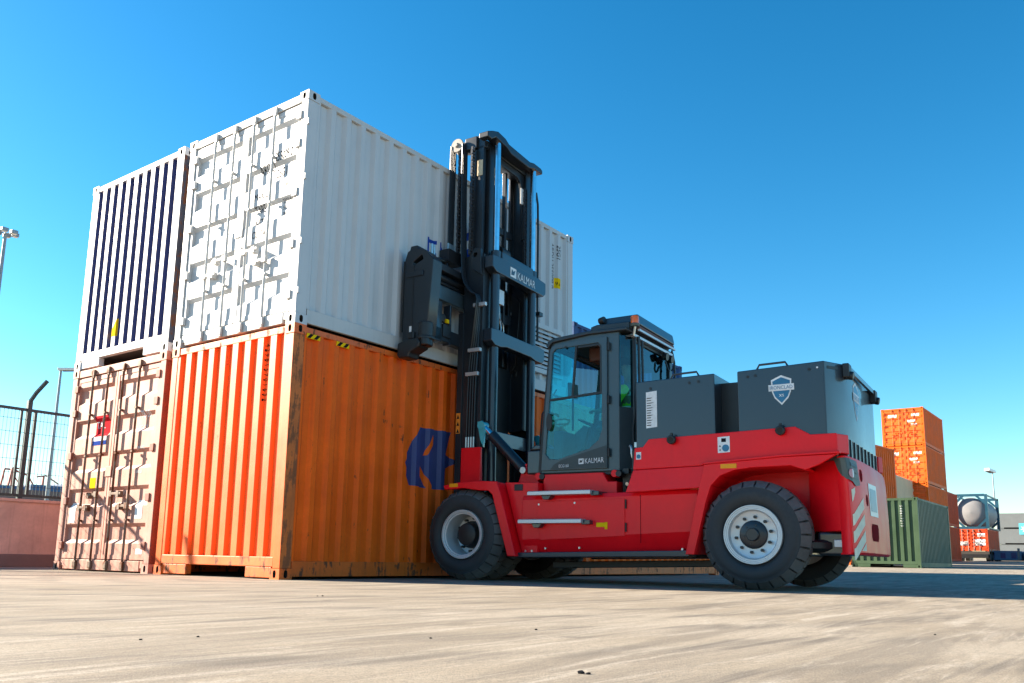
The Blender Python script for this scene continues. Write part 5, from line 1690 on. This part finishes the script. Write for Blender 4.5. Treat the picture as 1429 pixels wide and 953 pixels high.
# pale reefers far right with a star logo
lab = ('lowest pale grey reefer box at the right edge, two more on it', 'middle pale grey reefer box of the right edge stack', 'top pale grey reefer box with the white star on a cyan square')
for k in range(3):
    tt, ii = container('shipping_container', lab[k], (97.0, 3.5 - 3.2, gz(97) + 1.60 * k), L40, 1.595, fc(M['greybox']), 'plain', 0, detail=False, W=5.4, group='pale reefer stack')
    if k == 2:
        pe = [(5.4 - a, b) for a, b in reversed(ii['eprof'])]
        ef = lambda u, w, d: (-d, 5.4 - u, w)
        lay(poly_tris([(2.0, -0.6), (3.0, -0.6), (3.0, 0.55), (2.0, 0.55)]), ef, 'logo_panel', M['cyanlogo'], ii['end'], None, 0, 0.03)
        star = []
        for q in range(14):
            r_ = 0.40 if q % 2 == 0 else 0.16
            star.append((2.5 + r_ * math.sin(q * PI / 7), -0.02 + r_ * math.cos(q * PI / 7)))
        lay(poly_tris(star), ef, 'star_emblem', M['print'], ii['end'], None, 0, 0.06)
# low blue platform units
for j in range(2):
    t5 = thing('flat_rack', ('blue folded flat rack lying left of the right edge', 'blue folded flat rack cut off by the right edge')[j], 'flat rack', (74.0 + 0.8 * j, 1.25 - 2.6 * j, gz(74)), 0, 'blue flat racks')
    MB().box(0, 0, 0.1, 6, 2.35, 0.85).build('platform', M['blue_far'], t5, bevel=0.02)
    for q in range(3):
        MB().box(-0.02, 0.25 + 0.75 * q, 0.25, 0.0, 0.60 + 0.75 * q, 0.70).build('fork_pocket', M['navy'], t5)
    for y in (0.0, 2.19):
        MB().box(-0.03, y, 0.1, 0.15, y + 0.16, 1.05).build('corner_post', M['greybox'], t5)
# blue stack behind the white container
for k in range(2):
    container('shipping_container', ('lower blue container standing behind the cab, mostly hidden', 'upper blue ribbed container showing between white container and cab roof')[k], (10.75, 3.05, HC * k + (0.10 if k else 0.0)), L20, HC, fc(M['bluebox']), 'plain', 9, detail=False, group='blue stack behind the cab')

# ------------------------------------------------------------------ far objects, left
for k, (x, y, z, L_) in enumerate(((64.0, 147.0, 8.9, 12), (70.0, 140.0, 8.9, 10), (78.0, 133.0, 8.6, 12))):
    pass
qt = MB()
qt.prism([(45, 0), (100, 0), (100, 8.6), (45, 8.6)], 120, 190, 'xz')
q_ = qt.build('quay_bank', M['kerbstone'], kind='structure')
for k in range(7):
    x = 53.0 + 5.4 * k
    t6 = thing('shipping_container', 'distant blue grey box on the bank behind the fence, %s from the left' % ('first', 'second', 'third', 'fourth', 'fifth', 'sixth', 'seventh')[k], 'shipping container', (x, 135, 8.6), 0, 'distant boxes behind the fence')
    MB().box(0, 0, 0, 5.0, 6, 1.4 + 0.5 * (k % 3)).build('box_body', M['blue_far'], t6, bevel=0.03)
    MB().box(0.3, -0.05, 0.3, 4.7, 0.0, 1.0).build('box_panel', M['navy'], t6)
cr = thing('harbour_crane', 'distant red harbour crane with lowered boom behind the mesh fence', 'crane', (61.8, 151, 8.6), 0)
mb = MB()
for x, y in ((0, 0), (2.2, 0), (0, 3), (2.2, 3)):
    mb.beam((x - 0.3, y, 0), (x * 0.6 + 0.4, y, 5.6), 0.28, 0.28)
mb.beam((0.4, 0, 5.6), (1.8, 0, 5.6), 0.3, 0.3)
mb.beam((0.4, 3, 5.6), (1.8, 3, 5.6), 0.3, 0.3)
mb.build('portal', M['craneteal'], cr)
mb = MB()
mb.beam((0.8, 1.5, 5.6), (3.6, 1.0, 4.6), 0.25, 0.3)
mb.beam((3.6, 1.0, 4.6), (5.6, 0.6, 1.2), 0.22, 0.22)
mb.beam((0.8, 1.5, 5.4), (2.6, 1.2, 2.6), 0.18, 0.18)
mb.build('boom', M['craneteal'], cr)
cr2 = thing('harbour_crane', 'second distant red crane, its jib sloping down right behind the fence post', 'crane', (65.6, 147, 8.6), 0)
MB().beam((0, 0, 0), (0.2, 0, 4.2), 0.3, 0.3).build('tower', M['craneteal'], cr2)
mb = MB()
mb.beam((-1.0, 0, 4.1), (0.6, 0, 4.4), 0.25, 0.25)
mb.beam((0.6, 0, 4.4), (4.6, -1.5, 1.6), 0.22, 0.22)
mb.build('jib', M['craneteal'], cr2)

# ------------------------------------------------------------------ crumbs on the concrete
def crumb(x, y, r_, label, group=None, name='debris'):
    bm_ = bmesh.new()
    bmesh.ops.create_icosphere(bm_, subdivisions=2, radius=r_)
    for v in bm_.verts:
        v.co *= random.uniform(0.7, 1.25)
        v.co.z *= 0.55
    me = bpy.data.meshes.new(name)
    bm_.to_mesh(me)
    bm_.free()
    me.materials.append(M['dirt'])
    o = bpy.data.objects.new(name, me)
    COL.objects.link(o)
    o.location = (x, y, r_ * 0.3)
    return tag(o, label, 'debris', group)
def gp(px, py):
    u = (px - 714.5 + 9.92) / F_PX
    v = -(py - 476.5 - 88.27) / F_PX
    d = _f + _r2 * u + _u2 * v
    t_ = -0.2761 / d.z
    return Vector((-6.1735, -7.6853, 0.2761)) + d * t_
p = gp(811, 940)
crumb(p.x, p.y, 0.009, 'round black crumb of rubber at bottom centre, the larger of two')
p = gp(821, 941)
crumb(p.x, p.y, 0.006, 'thin black shred touching the larger crumb at bottom centre')
for (px, py) in ((276, 889), (196, 893), (601, 891), (748, 879), (443, 832), (450, 832), (1187, 826), (1305, 886)):
    p = gp(px, py)
    crumb(p.x, p.y, 0.004 + 0.004 * random.random(), 'tiny dark speck of grit lying on the sunlit concrete', 'grit specks on the concrete')
